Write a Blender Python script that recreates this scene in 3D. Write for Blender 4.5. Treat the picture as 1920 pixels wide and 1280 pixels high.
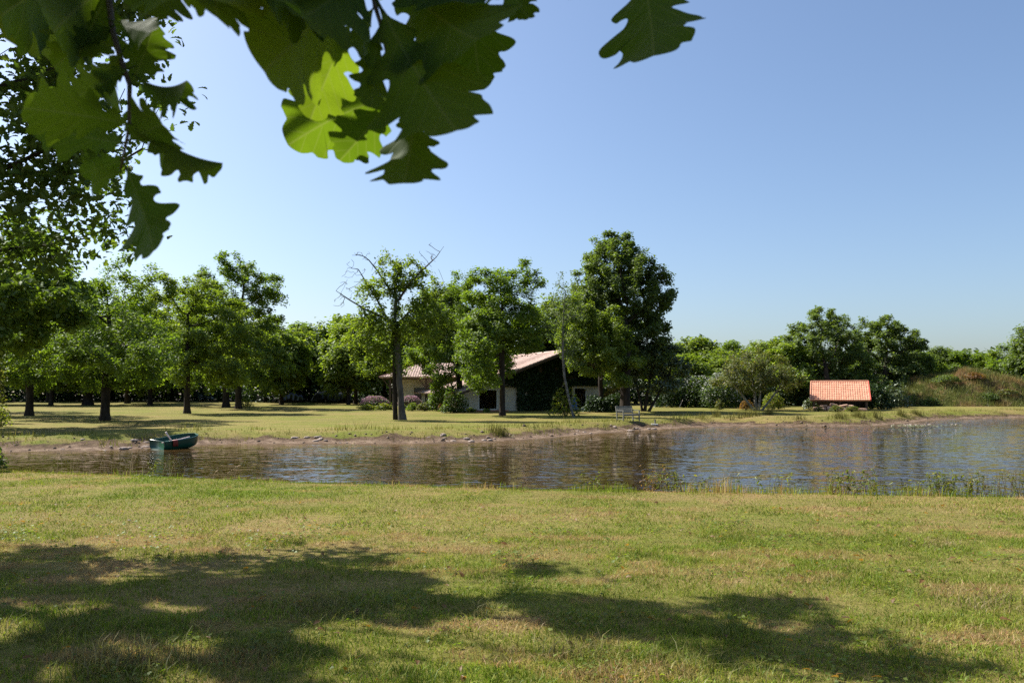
import bpy, math, random
import numpy as np
from mathutils import Vector, Matrix

# ------------------------------------------------------------------ camera
scene = bpy.context.scene
for o in list(bpy.data.objects):
    bpy.data.objects.remove(o)
FPX, W0, H0, HORIZON = 1493.0, 1920.0, 1280.0, 741.0
PITCH = math.atan((HORIZON - H0 / 2) / FPX)
EYE = 1.6
cam_data = bpy.data.cameras.new('camera')
cam_data.sensor_width = 36.0
cam_data.lens = 36.0 * FPX / W0
cam_data.clip_start = 0.05
cam_data.clip_end = 6000
cam_data.dof.use_dof = True
cam_data.dof.focus_distance = 22.0
cam_data.dof.aperture_fstop = 11.0
cam = bpy.data.objects.new('camera', cam_data)
scene.collection.objects.link(cam)
cam.location = (0, 0, EYE)
cam.rotation_euler = (math.pi / 2 + PITCH, 0, 0)
scene.camera = cam

# ------------------------------------------------------------------ sky, sun, exposure
SUN_EL, SUN_AZ = math.radians(47), math.radians(-62)     # azimuth from +Y, negative = towards -X
SUN = np.array([math.sin(SUN_AZ) * math.cos(SUN_EL), math.cos(SUN_AZ) * math.cos(SUN_EL), math.sin(SUN_EL)])
world = bpy.data.worlds.new('World')
scene.world = world
world.use_nodes = True
wn = world.node_tree.nodes
wl = world.node_tree.links
sky = wn.new('ShaderNodeTexSky')
sky.sky_type = 'NISHITA'
sky.sun_disc = False
sky.sun_elevation = SUN_EL
sky.sun_rotation = SUN_AZ
sky.altitude = 0
sky.air_density = 1.0
sky.dust_density = 1.9
sky.ozone_density = 4.0
wl.new(sky.outputs[0], wn['Background'].inputs[0])
wn['Background'].inputs[1].default_value = 0.073
sun_data = bpy.data.lights.new('sun', 'SUN')
sun_data.energy = 4.4
sun_data.angle = math.radians(0.55)
sun_data.color = (1.0, 0.955, 0.88)
sun = bpy.data.objects.new('sun', sun_data)
scene.collection.objects.link(sun)
sun.rotation_euler = Vector(-SUN).to_track_quat('-Z', 'Y').to_euler()
scene.view_settings.view_transform = 'Standard'
scene.view_settings.look = 'None'
scene.view_settings.exposure = 1.28
scene.view_settings.gamma = 1.0
scene.view_settings.use_curve_mapping = False
scene.cycles.max_bounces = 8
scene.cycles.transparent_max_bounces = 4
scene.cycles.diffuse_bounces = 3
scene.cycles.use_denoising = False

# ------------------------------------------------------------------ small maths
COL = scene.collection
rng = np.random.default_rng(7)
CP, SP = math.cos(PITCH), math.sin(PITCH)

def ray(px, py):
    a, b = (px - W0 / 2) / FPX, (H0 / 2 - py) / FPX
    return np.array([a, CP - SP * b, SP + CP * b])

def P(px, py, d):
    """point seen at a pixel at forward distance d"""
    r = ray(px, py)
    return np.array([0, 0, EYE]) + r * (d / r[1])

def hash3(i, j, k, s):
    v = np.sin(i * 127.1 + j * 311.7 + k * 74.7 + s * 19.19) * 43758.5453
    return v - np.floor(v)

def noise3(x, y, z, s=0):
    x, y, z = np.broadcast_arrays(np.asarray(x, float), np.asarray(y, float), np.asarray(z, float))
    i, j, k = np.floor(x), np.floor(y), np.floor(z)
    u, v, w = x - i, y - j, z - k
    u, v, w = [t * t * (3 - 2 * t) for t in (u, v, w)]
    r = 0
    for a in (0, 1):
        for b in (0, 1):
            for c in (0, 1):
                r = r + hash3(i + a, j + b, k + c, s) * (u if a else 1 - u) * (v if b else 1 - v) * (w if c else 1 - w)
    return r

def fbm(x, y, s=0, oct=3):
    r, a, t = 0, 0.5, 0
    for o in range(oct):
        r = r + a * noise3(np.asarray(x) * 2 ** o, np.asarray(y) * 2 ** o, 0.5, s + o)
        t += a
        a *= 0.5
    return r / t

def sstep(a, b, x):
    t = np.clip((np.asarray(x, float) - a) / (b - a), 0, 1)
    return t * t * (3 - 2 * t)

def unit(v):
    v = np.asarray(v, float)
    return v / np.maximum(np.linalg.norm(v, axis=-1, keepdims=True), 1e-9)

# ------------------------------------------------------------------ terrain
WATER_Z = -0.45
def water_pt(px, py):
    r = ray(px, py)
    t = (WATER_Z - EYE) / r[2]
    return (r[0] * t, r[1] * t)
def plane_pt(px, py, z=0.0):
    r = ray(px, py)
    t = (z - EYE) / r[2]
    return (r[0] * t, r[1] * t)

lip = [plane_pt(px, py) for px, py in ((-300, 872), (0, 885), (300, 896), (600, 908), (1000, 921), (1400, 927), (1920, 935))]
near_shore = [(-46, 32)] + [(x, y + 1.7) for x, y in lip] + [(16, 12.9), (30, 9), (60, 5)]
far_shore = [water_pt(px, py) for px, py in ((0, 847), (150, 845), (270, 843), (360, 834), (600, 833), (800, 832), (900, 830), (960, 827), (1100, 815),
             (1200, 808), (1250, 805), (1290, 802), (1330, 800), (1400, 799), (1560, 800), (1660, 798), (1700, 794), (1750, 788), (1820, 785), (1920, 783))]
POND = np.array(near_shore + [(90, 20), (88, 66), (60, 74)] + far_shore[::-1] + [(-30, 29.5), (-44, 34)])

def pond_dist(x, y):
    """signed distance to the waterline, positive on land"""
    x, y = np.asarray(x, float), np.asarray(y, float)
    best = np.full(x.shape, 1e9)
    inside = np.zeros(x.shape, bool)
    n = len(POND)
    for i in range(n):
        ax, ay = POND[i]
        bx, by = POND[(i + 1) % n]
        ex, ey = bx - ax, by - ay
        t = np.clip(((x - ax) * ex + (y - ay) * ey) / (ex * ex + ey * ey), 0, 1)
        best = np.minimum(best, (x - ax - t * ex) ** 2 + (y - ay - t * ey) ** 2)
        cond = (ay > y) != (by > y)
        xi = ax + (y - ay) / (by - ay if by != ay else 1e-9) * ex
        inside ^= cond & (x < xi)
    d = np.sqrt(best)
    return np.where(inside, -d, d)

def bank_side(x, y):
    """0 on the near shore, 1 on the far shore"""
    return sstep(18.5, 25, np.asarray(y) + 0.33 * np.minimum(np.asarray(x), 0) * (np.asarray(x) > -24))

def height(x, y, want_d=False):
    x, y = np.asarray(x, float), np.asarray(y, float)
    d0 = pond_dist(x, y)
    side = bank_side(x, y)
    d = d0 + side * ((fbm(x * 0.5, y * 0.5, 3) - 0.5) * 1.3 + (fbm(x * 2.1, y * 2.1, 5) - 0.5) * 0.35)
    lawn = 0.8 * sstep(48, 130, y) + (fbm(x * 0.12, y * 0.12, 1) - 0.5) * 0.16 * sstep(20, 40, y) + (fbm(x * 0.7, y * 0.7, 2) - 0.5) * 0.05
    lawn = lawn * sstep(-0.5, 6, d)
    wbank = 1.65 + side * 1.1
    t = np.clip(d / wbank, 0, 1)
    prof = np.where(side > 0.5, 0.25 * t + 0.75 * sstep(0.3, 1, t), 1 - (1 - t) ** 2)
    z = np.where(d > 0, WATER_Z + (lawn - WATER_Z) * prof, WATER_Z - 0.9 * (1 - np.exp(np.minimum(d, 0) * 0.35)))
    z = z + np.where(d > 0, ((fbm(x * 3, y * 3, 9) - 0.5) * 0.14 + (fbm(x * 1.1, y * 1.1, 10) - 0.5) * 0.22) * side * (1 - sstep(wbank * 0.8, wbank * 1.5, d)), 0)
    return (z, d) if want_d else z

def hz(x, y):
    return float(height(np.array([x]), np.array([y]))[0])

def G(px, py):
    """ground point seen at a pixel"""
    r = ray(px, py)
    lo = None
    ts = np.concatenate([np.linspace(3, 60, 600), np.linspace(60, 260, 800)]) / r[1]
    q = r[None, :] * ts[:, None]
    h = height(q[:, 0], q[:, 1])
    hit = np.where(EYE + q[:, 2] < h)[0]
    i = hit[0] if len(hit) else len(ts) - 1
    x, y = q[i, 0], q[i, 1]
    return np.array([x, y, hz(x, y)])

def at(px, d):
    """ground point in a pixel column at forward distance d"""
    x = (px - W0 / 2) / FPX * d * (1 / CP)
    return np.array([x, d, hz(x, d)])

# ------------------------------------------------------------------ scene bookkeeping
def tag(o, label=None, cat=None, group=None, kind=None):
    if label: o['label'] = label
    if cat: o['category'] = cat
    if group: o['group'] = group
    if kind: o['kind'] = kind
    return o

def thing(name, label, cat, loc=(0, 0, 0), rotz=0.0, group=None):
    o = bpy.data.objects.new(name, None)
    o.empty_display_size = 0.2
    COL.objects.link(o)
    o.location = loc
    o.rotation_euler = (0, 0, rotz)
    return tag(o, label, cat, group)

def link_mesh(name, me, mat=None, parent=None):
    o = bpy.data.objects.new(name, me)
    COL.objects.link(o)
    if mat is not None and len(me.materials) == 0:
        me.materials.append(mat)
    if parent is not None:
        o.parent = parent
    return o

def np_mesh(name, verts, faces, nper, smooth=False, attrs=None):
    """verts (N,3), faces flat int array with nper corners each"""
    me = bpy.data.meshes.new(name)
    verts = np.ascontiguousarray(verts, np.float32)
    faces = np.ascontiguousarray(faces, np.int32).ravel()
    nf = len(faces) // nper
    me.vertices.add(len(verts))
    me.vertices.foreach_set('co', verts.ravel())
    me.loops.add(len(faces))
    me.loops.foreach_set('vertex_index', faces)
    me.polygons.add(nf)
    me.polygons.foreach_set('loop_start', np.arange(0, nf * nper, nper, dtype=np.int32))
    if smooth:
        me.polygons.foreach_set('use_smooth', np.ones(nf, bool))
    for k, v in (attrs or {}).items():
        v = np.asarray(v, np.float32)
        if v.ndim == 1:
            a = me.attributes.new(k, 'FLOAT', 'POINT')
            a.data.foreach_set('value', v)
        else:
            a = me.attributes.new(k, 'FLOAT_COLOR', 'POINT')
            a.data.foreach_set('color', np.concatenate([v, np.ones((len(v), 1), np.float32)], 1).ravel())
    me.update(calc_edges=True)
    return me

class MB:
    """collects boxes, bars and lofts into one mesh"""
    def __init__(s):
        s.v, s.f = [], []
    def add(s, v, f):
        n = len(s.v)
        s.v += [tuple(map(float, p)) for p in v]
        s.f += [tuple(i + n for i in q) for q in f]
        return s
    def box(s, c, h, rz=0.0, rx=0.0, ry=0.0):
        m = Matrix.Rotation(rz, 3, 'Z') @ Matrix.Rotation(ry, 3, 'Y') @ Matrix.Rotation(rx, 3, 'X')
        v = [Vector(c) + m @ Vector((a * h[0], b * h[1], e * h[2])) for a in (-1, 1) for b in (-1, 1) for e in (-1, 1)]
        return s.add(v, [(0, 1, 3, 2), (4, 6, 7, 5), (0, 4, 5, 1), (2, 3, 7, 6), (0, 2, 6, 4), (1, 5, 7, 3)])
    def bar(s, a, b, w, t):
        a, b = Vector(a), Vector(b)
        d = (b - a).normalized()
        u = d.cross(Vector((0, 0, 1)))
        u = u.normalized() if u.length > 1e-3 else Vector((1, 0, 0))
        n = u.cross(d).normalized()
        v = [p + u * (i * w / 2) + n * (j * t / 2) for p in (a, b) for i, j in ((-1, -1), (1, -1), (1, 1), (-1, 1))]
        return s.add(v, [(0, 3, 2, 1), (4, 5, 6, 7)] + [(i, (i + 1) % 4, 4 + (i + 1) % 4, 4 + i) for i in range(4)])
    def tube(s, pts, rad, n=8, cap=True):
        pts = [Vector(p) for p in pts]
        rings = []
        for i, p in enumerate(pts):
            d = (pts[min(i + 1, len(pts) - 1)] - pts[max(i - 1, 0)]).normalized()
            u = d.cross(Vector((0.3, 0.2, 1)) if abs(d.z) < 0.9 else Vector((1, 0, 0))).normalized()
            w = d.cross(u)
            r = rad[i] if hasattr(rad, '__len__') else rad
            rings.append([p + (u * math.cos(2 * math.pi * k / n) + w * math.sin(2 * math.pi * k / n)) * r for k in range(n)])
        v = [q for r in rings for q in r]
        f = [(i * n + k, i * n + (k + 1) % n, (i + 1) * n + (k + 1) % n, (i + 1) * n + k) for i in range(len(pts) - 1) for k in range(n)]
        if cap:
            f += [tuple(range(n))[::-1], tuple((len(pts) - 1) * n + k for k in range(n))]
        return s.add(v, f)
    def build(s, name, mat, parent=None, smooth=False, bevel=0.0):
        me = bpy.data.meshes.new(name)
        me.from_pydata(s.v, [], s.f)
        if smooth:
            me.polygons.foreach_set('use_smooth', [True] * len(me.polygons))
        me.update()
        o = link_mesh(name, me, mat, parent)
        if bevel:
            b = o.modifiers.new('bevel', 'BEVEL')
            b.width = bevel
            b.segments = 2
        return o

# ------------------------------------------------------------------ materials
def new_mat(name):
    m = bpy.data.materials.new(name)
    m.use_nodes = True
    nt = m.node_tree
    for n in list(nt.nodes):
        if n.type != 'OUTPUT_MATERIAL':
            nt.nodes.remove(n)
    return m, nt, nt.nodes['Material Output']

def ramp(nt, fac, stops):
    r = nt.nodes.new('ShaderNodeValToRGB')
    e = r.color_ramp.elements
    while len(e) < len(stops):
        e.new(0.5)
    for q, (p, c) in zip(e, stops):
        q.position = p
        q.color = (*c, 1)
    nt.links.new(fac, r.inputs[0])
    return r.outputs[0]

def tex_noise(nt, scale, detail=4, rough=0.6, vec=None, dist=0.0):
    n = nt.nodes.new('ShaderNodeTexNoise')
    n.inputs['Scale'].default_value = scale
    n.inputs['Detail'].default_value = detail
    n.inputs['Roughness'].default_value = rough
    n.inputs['Distortion'].default_value = dist
    if vec is not None:
        nt.links.new(vec, n.inputs['Vector'])
    return n

def attr(nt, name):
    a = nt.nodes.new('ShaderNodeAttribute')
    a.attribute_name = name
    return a

def mixc(nt, fac, a, b, blend='MIX'):
    m = nt.nodes.new('ShaderNodeMix')
    m.data_type = 'RGBA'
    m.blend_type = blend
    for sock, v in ((m.inputs[0], fac), (m.inputs[6], a), (m.inputs[7], b)):
        if hasattr(v, 'links'):
            nt.links.new(v, sock)
        else:
            sock.default_value = v if not isinstance(v, tuple) else (*v, 1)
    return m.outputs[2]

def objcoord(nt, scale=None):
    tc = nt.nodes.new('ShaderNodeTexCoord')
    if scale is None:
        return tc.outputs['Object']
    mp = nt.nodes.new('ShaderNodeMapping')
    mp.inputs['Scale'].default_value = scale
    nt.links.new(tc.outputs['Object'], mp.inputs[0])
    return mp.outputs[0]

def bump(nt, h, strength, dist):
    b = nt.nodes.new('ShaderNodeBump')
    b.inputs['Strength'].default_value = strength
    b.inputs['Distance'].default_value = dist
    nt.links.new(h, b.inputs['Height'])
    return b.outputs[0]

def leaf_mat(name, dark, mid, light, trans=(1.95, 2.1, 0.6), tfac=0.46, gloss=0.022, grough=0.5, color_attr=None):
    m, nt, out = new_mat(name)
    L = nt.links
    if color_attr:
        c = attr(nt, color_attr).outputs['Color']
    else:
        c = ramp(nt, attr(nt, 'tint').outputs['Fac'], [(0.0, dark), (0.55, mid), (1.0, light)])
    tcol = mixc(nt, 1.0, c, trans, 'MULTIPLY')
    d = nt.nodes.new('ShaderNodeBsdfDiffuse'); L.new(c, d.inputs[0])
    t = nt.nodes.new('ShaderNodeBsdfTranslucent'); L.new(tcol, t.inputs[0])
    g = nt.nodes.new('ShaderNodeBsdfGlossy'); g.inputs['Roughness'].default_value = grough
    g.inputs['Color'].default_value = (0.9, 0.95, 0.9, 1)
    m1 = nt.nodes.new('ShaderNodeMixShader'); m1.inputs[0].default_value = tfac
    L.new(d.outputs[0], m1.inputs[1]); L.new(t.outputs[0], m1.inputs[2])
    m2 = nt.nodes.new('ShaderNodeMixShader'); m2.inputs[0].default_value = gloss
    L.new(m1.outputs[0], m2.inputs[1]); L.new(g.outputs[0], m2.inputs[2])
    L.new(m2.outputs[0], out.inputs[0])
    return m

def plain_mat(name, c0, c1, scale=6.0, rough=0.8, bmp=0.0, bscale=None, spec=0.3, metal=0.0, stretch=None):
    m, nt, out = new_mat(name)
    p = nt.nodes.new('ShaderNodeBsdfPrincipled')
    v = objcoord(nt, stretch)
    n = tex_noise(nt, scale, 5, 0.65, v)
    c = ramp(nt, n.outputs['Fac'], [(0.3, c0), (0.7, c1)])
    nt.links.new(c, p.inputs['Base Color'])
    p.inputs['Roughness'].default_value = rough
    p.inputs['Specular IOR Level'].default_value = spec
    p.inputs['Metallic'].default_value = metal
    if bmp:
        n2 = tex_noise(nt, bscale or scale * 3, 4, 0.7, v)
        nt.links.new(bump(nt, n2.outputs['Fac'], bmp, 0.03), p.inputs['Normal'])
    nt.links.new(p.outputs[0], out.inputs[0])
    return m

M = {}
M['oak'] = leaf_mat('oak_leaf', (0.0514, 0.0838, 0.0140), (0.0932, 0.1376, 0.0211), (0.1686, 0.2094, 0.0386))
M['oak_light'] = leaf_mat('light_oak_leaf', (0.0693, 0.1031, 0.0167), (0.1231, 0.1648, 0.0269), (0.2000, 0.2293, 0.0472))
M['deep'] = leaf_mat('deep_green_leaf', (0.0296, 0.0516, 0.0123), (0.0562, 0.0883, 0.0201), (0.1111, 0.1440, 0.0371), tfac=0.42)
M['wood_leaf'] = leaf_mat('woodland_leaf', (0.0482, 0.0748, 0.0211), (0.0884, 0.1226, 0.0333), (0.1446, 0.1766, 0.0527), tfac=0.42)
M['magnolia'] = leaf_mat('magnolia_leaf', (0.0345, 0.0575, 0.0207), (0.0690, 0.0978, 0.0391), (0.1725, 0.1610, 0.0805), tfac=0.2, gloss=0.09, grough=0.38)
M['olive'] = leaf_mat('olive_brown_leaf', (0.0550, 0.0715, 0.0198), (0.0968, 0.1100, 0.0374), (0.1870, 0.1375, 0.0605), tfac=0.42)
M['birch_leaf'] = leaf_mat('birch_leaf', (0.06, 0.085, 0.03), (0.09, 0.12, 0.05), (0.13, 0.16, 0.07))
M['yellow'] = leaf_mat('yellow_leaf', (0.1600, 0.1520, 0.0240), (0.2880, 0.2240, 0.0400), (0.4400, 0.2880, 0.0800), trans=(1.2, 1.2, 0.7))
M['yellowgreen'] = leaf_mat('yellow_green_leaf', (0.0765, 0.1105, 0.0170), (0.1360, 0.1615, 0.0298), (0.2210, 0.1700, 0.0510))
M['russet'] = leaf_mat('russet_leaf', (0.0960, 0.0560, 0.0240), (0.1600, 0.0800, 0.0320), (0.2240, 0.1280, 0.0560))
M['pink'] = leaf_mat('pink_flower', (0.22, 0.12, 0.16), (0.36, 0.20, 0.25), (0.5, 0.33, 0.38), trans=(1, 1, 1))
M['white_flower'] = leaf_mat('white_flower', (0.35, 0.36, 0.33), (0.5, 0.5, 0.48), (0.68, 0.68, 0.66), trans=(1, 1, 1))
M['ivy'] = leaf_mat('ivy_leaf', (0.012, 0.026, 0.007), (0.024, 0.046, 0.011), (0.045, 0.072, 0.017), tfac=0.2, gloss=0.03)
M['weed'] = leaf_mat('weed_leaf', (0.0560, 0.0800, 0.0160), (0.1040, 0.1200, 0.0280), (0.1760, 0.1360, 0.0400))
M['grass'] = leaf_mat('grass_blade', None, None, None, trans=(1.25, 1.3, 0.85), tfac=0.35, gloss=0.012, grough=0.5, color_attr='Col')
M['bark'] = plain_mat('oak_bark', (0.018, 0.014, 0.011), (0.055, 0.044, 0.035), 5, 0.95, 0.8, 14, 0.1, stretch=(1, 1, 0.25))
M['pale_bark'] = plain_mat('pale_bark', (0.10, 0.09, 0.075), (0.30, 0.28, 0.25), 4, 0.9, 0.5, 12, 0.15, stretch=(1, 1, 0.6))
M['mid_bark'] = plain_mat('grey_oak_bark', (0.035, 0.030, 0.025), (0.13, 0.115, 0.10), 4, 0.95, 0.6, 12, 0.1, stretch=(1, 1, 0.4))
M['birch_bark'] = plain_mat('birch_bark', (0.06, 0.055, 0.05), (0.26, 0.24, 0.21), 3, 0.9, 0.4, 12, 0.1, stretch=(1, 1, 2.0))
M['twig'] = plain_mat('bare_twig', (0.16, 0.14, 0.12), (0.30, 0.27, 0.24), 4, 0.9)
M['near_twig'] = plain_mat('young_twig', (0.05, 0.035, 0.025), (0.11, 0.08, 0.05), 60, 0.8, 0.3, 200)
M['render'] = plain_mat('cream_render', (0.46, 0.42, 0.35), (0.58, 0.54, 0.46), 1.2, 0.9, 0.2, 40)
M['timber'] = plain_mat('dark_timber', (0.05, 0.035, 0.025), (0.12, 0.085, 0.06), 3, 0.85, 0.3, 30)
M['grey_wood'] = plain_mat('weathered_teak', (0.13, 0.13, 0.105), (0.22, 0.215, 0.18), 8, 0.85, 0.3, 40, stretch=(0.4, 1, 1))
M['glass'] = plain_mat('window_glass', (0.012, 0.014, 0.016), (0.02, 0.022, 0.025), 1, 0.08, spec=0.6)
M['frame_white'] = plain_mat('white_frame', (0.6, 0.59, 0.56), (0.72, 0.71, 0.68), 3, 0.6)
M['blue'] = plain_mat('blue_plastic', (0.05, 0.13, 0.42), (0.07, 0.18, 0.52), 3, 0.5)
M['log'] = plain_mat('cut_log', (0.34, 0.19, 0.13), (0.52, 0.34, 0.25), 6, 0.9, 0.3, 20)
M['tarp'] = plain_mat('black_tarp', (0.006, 0.006, 0.007), (0.014, 0.014, 0.016), 2, 0.22, 0.3, 3, spec=0.6)
M['white_sheet'] = plain_mat('white_sheet', (0.7, 0.66, 0.66), (0.82, 0.8, 0.8), 2, 0.6)
M['boat'] = plain_mat('green_boat', (0.003, 0.040, 0.020), (0.006, 0.062, 0.034), 4, 0.32, spec=0.5)
M['boat_in'] = plain_mat('boat_inside', (0.004, 0.045, 0.036), (0.007, 0.065, 0.052), 4, 0.4, spec=0.5)
M['bench_red'] = plain_mat('red_patch', (0.16, 0.02, 0.012), (0.24, 0.035, 0.02), 9, 0.6)
M['oar'] = plain_mat('pale_oar_wood', (0.6, 0.47, 0.42), (0.74, 0.62, 0.56), 8, 0.6)
M['sand_stone'] = plain_mat('bank_stone', (0.20, 0.15, 0.12), (0.38, 0.31, 0.26), 10, 0.95, 0.4, 30)
M['concrete'] = plain_mat('pale_concrete', (0.32, 0.31, 0.27), (0.45, 0.44, 0.4), 6, 0.9)
M['post'] = plain_mat('grey_post', (0.12, 0.11, 0.1), (0.2, 0.19, 0.17), 6, 0.8)
M['lily'] = plain_mat('lily_pad', (0.10, 0.13, 0.04), (0.20, 0.20, 0.08), 3, 0.4, spec=0.5)
M['lily_flower'] = plain_mat('lily_flower', (0.7, 0.5, 0.48), (0.85, 0.75, 0.7), 3, 0.6)

def tile_mat(name, cols, scale):
    m, nt, out = new_mat(name)
    p = nt.nodes.new('ShaderNodeBsdfPrincipled')
    v = objcoord(nt)
    w = nt.nodes.new('ShaderNodeTexVoronoi')
    w.inputs['Scale'].default_value = scale
    nt.links.new(v, w.inputs['Vector'])
    n = tex_noise(nt, 2.0, 5, 0.7, v)
    sx = nt.nodes.new('ShaderNodeSeparateColor')
    nt.links.new(w.outputs['Color'], sx.inputs[0])
    c = ramp(nt, sx.outputs[0], [(0.0, cols[0]), (0.5, cols[1]), (1.0, cols[2])])
    c = mixc(nt, ramp(nt, n.outputs['Fac'], [(0.5, (0, 0, 0)), (0.8, (0.5, 0.5, 0.5))]), c, cols[3])
    nt.links.new(c, p.inputs['Base Color'])
    p.inputs['Roughness'].default_value = 0.85
    p.inputs['Specular IOR Level'].default_value = 0.2
    nt.links.new(p.outputs[0], out.inputs[0])
    return m
M['tile_house'] = tile_mat('old_roof_tile', ((0.40, 0.29, 0.24), (0.48, 0.355, 0.30), (0.56, 0.43, 0.37), (0.33, 0.25, 0.21)), 4.0)
M['tile_shed'] = tile_mat('new_roof_tile', ((0.44, 0.20, 0.12), (0.50, 0.24, 0.15), (0.56, 0.29, 0.19), (0.36, 0.19, 0.13)), 4.0)
M['tile_edge'] = plain_mat('verge_tile', (0.42, 0.07, 0.05), (0.55, 0.12, 0.08), 4, 0.8)

# near-view oak leaf with veins, uses the uv map of the leaf
def near_leaf_mat():
    m, nt, out = new_mat('oak_leaf_with_veins')
    L = nt.links
    uv = nt.nodes.new('ShaderNodeUVMap'); uv.uv_map = 'UVMap'
    sp = nt.nodes.new('ShaderNodeSeparateXYZ'); L.new(uv.outputs[0], sp.inputs[0])
    def math_n(op, a, b=None):
        n = nt.nodes.new('ShaderNodeMath'); n.operation = op
        for i, q in enumerate((a, b)):
            if q is None: continue
            if hasattr(q, 'links'): L.new(q, n.inputs[i])
            else: n.inputs[i].default_value = q
        return n.outputs[0]
    ax = math_n('ABSOLUTE', sp.outputs[0])
    mid = ramp(nt, ax, [(0.0, (1, 1, 1)), (0.022, (0, 0, 0))])
    ph = math_n('FRACT', math_n('MULTIPLY', math_n('SUBTRACT', sp.outputs[1], math_n('MULTIPLY', ax, 0.75)), 6.5))
    side = ramp(nt, math_n('ABSOLUTE', math_n('SUBTRACT', ph, 0.5)), [(0.0, (0.8, 0.8, 0.8)), (0.06, (0, 0, 0))])
    vein = mixc(nt, 1.0, mid, side, 'LIGHTEN')
    oi = nt.nodes.new('ShaderNodeObjectInfo')
    base = ramp(nt, oi.outputs['Random'], [(0.0, (0.022, 0.044, 0.007)), (0.6, (0.030, 0.056, 0.009)), (1.0, (0.042, 0.070, 0.012))])
    mott = tex_noise(nt, 60, 4, 0.6, objcoord(nt))
    base = mixc(nt, ramp(nt, mott.outputs['Fac'], [(0.35, (0, 0, 0)), (0.75, (0.35, 0.35, 0.35))]), base, (0.018, 0.036, 0.007))
    c = mixc(nt, math_n('MULTIPLY', vein, 0.75), base, (0.06, 0.085, 0.028))
    tcol = mixc(nt, math_n('MULTIPLY', vein, 0.6), mixc(nt, 1.0, base, (6.5, 5.6, 1.2), 'MULTIPLY'), (0.30, 0.36, 0.07))
    p = nt.nodes.new('ShaderNodeBsdfPrincipled'); L.new(c, p.inputs['Base Color'])
    p.inputs['Roughness'].default_value = 0.65
    p.inputs['Specular IOR Level'].default_value = 0.1
    L.new(bump(nt, vein, 0.35, 0.0012), p.inputs['Normal'])
    t = nt.nodes.new('ShaderNodeBsdfTranslucent'); L.new(tcol, t.inputs[0])
    mx = nt.nodes.new('ShaderNodeMixShader'); mx.inputs[0].default_value = 0.38
    L.new(p.outputs[0], mx.inputs[1]); L.new(t.outputs[0], mx.inputs[2])
    L.new(mx.outputs[0], out.inputs[0])
    return m
M['near_leaf'] = near_leaf_mat()

# ------------------------------------------------------------------ ground sheet
def dryness(x, y):
    x, y = np.asarray(x, float), np.asarray(y, float)
    a = fbm(x * 0.55 + 7, y * 0.85, 21, 4)
    b = fbm(x * 0.16, y * 0.22 + 3, 25, 3)
    c = fbm(x * 2.2, y * 2.6, 29, 2)
    return np.clip((0.5 * a + 0.32 * b + 0.18 * c - 0.40) * 3.6, 0, 1)

def axis(dense0, dense1, step, lo, hi, grow=1.12):
    a = list(np.arange(dense0, dense1 + 1e-6, step))
    s, q = step, dense1
    while q < hi:
        s *= grow; q += s; a.append(q)
    s, q = step, dense0
    while q > lo:
        s *= grow; q -= s; a.insert(0, q)
    return np.array(a)
gx = axis(-34, 56, 0.40, -2500, 2500)
gy = np.concatenate([axis(2, 20, 0.22, -200, 19, 1.2)[:-1], axis(20, 76, 0.34, 20, 3000, 1.08)])
gy = np.unique(np.round(gy, 4))
GX, GY = np.meshgrid(gx, gy)
GZ, GD = height(GX.ravel(), GY.ravel(), True)
nxg, nyg = len(gx), len(gy)
idx = np.arange(nxg * nyg).reshape(nyg, nxg)
gf = np.stack([idx[:-1, :-1], idx[:-1, 1:], idx[1:, 1:], idx[1:, :-1]], -1).reshape(-1, 4)
side_g = bank_side(GX.ravel(), GY.ravel())
wig = (fbm(GX.ravel() * 1.3, GY.ravel() * 1.3, 33) - 0.5) * 1.6
bare = (1 - sstep(1.05, 2.5, GD + wig)) * side_g + (1 - sstep(0.4, 1.1, GD)) * (1 - side_g)
g_me = np_mesh('ground', np.stack([GX.ravel(), GY.ravel(), GZ], 1), gf, 4, True,
               {'bare': bare, 'dry': dryness(GX.ravel(), GY.ravel()), 'wet': 1 - sstep(0.0, 0.5, GD), 'wood': sstep(112, 118, GY.ravel() + 6 * fbm(GX.ravel() * 0.1, GY.ravel() * 0.1, 12))})

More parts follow.
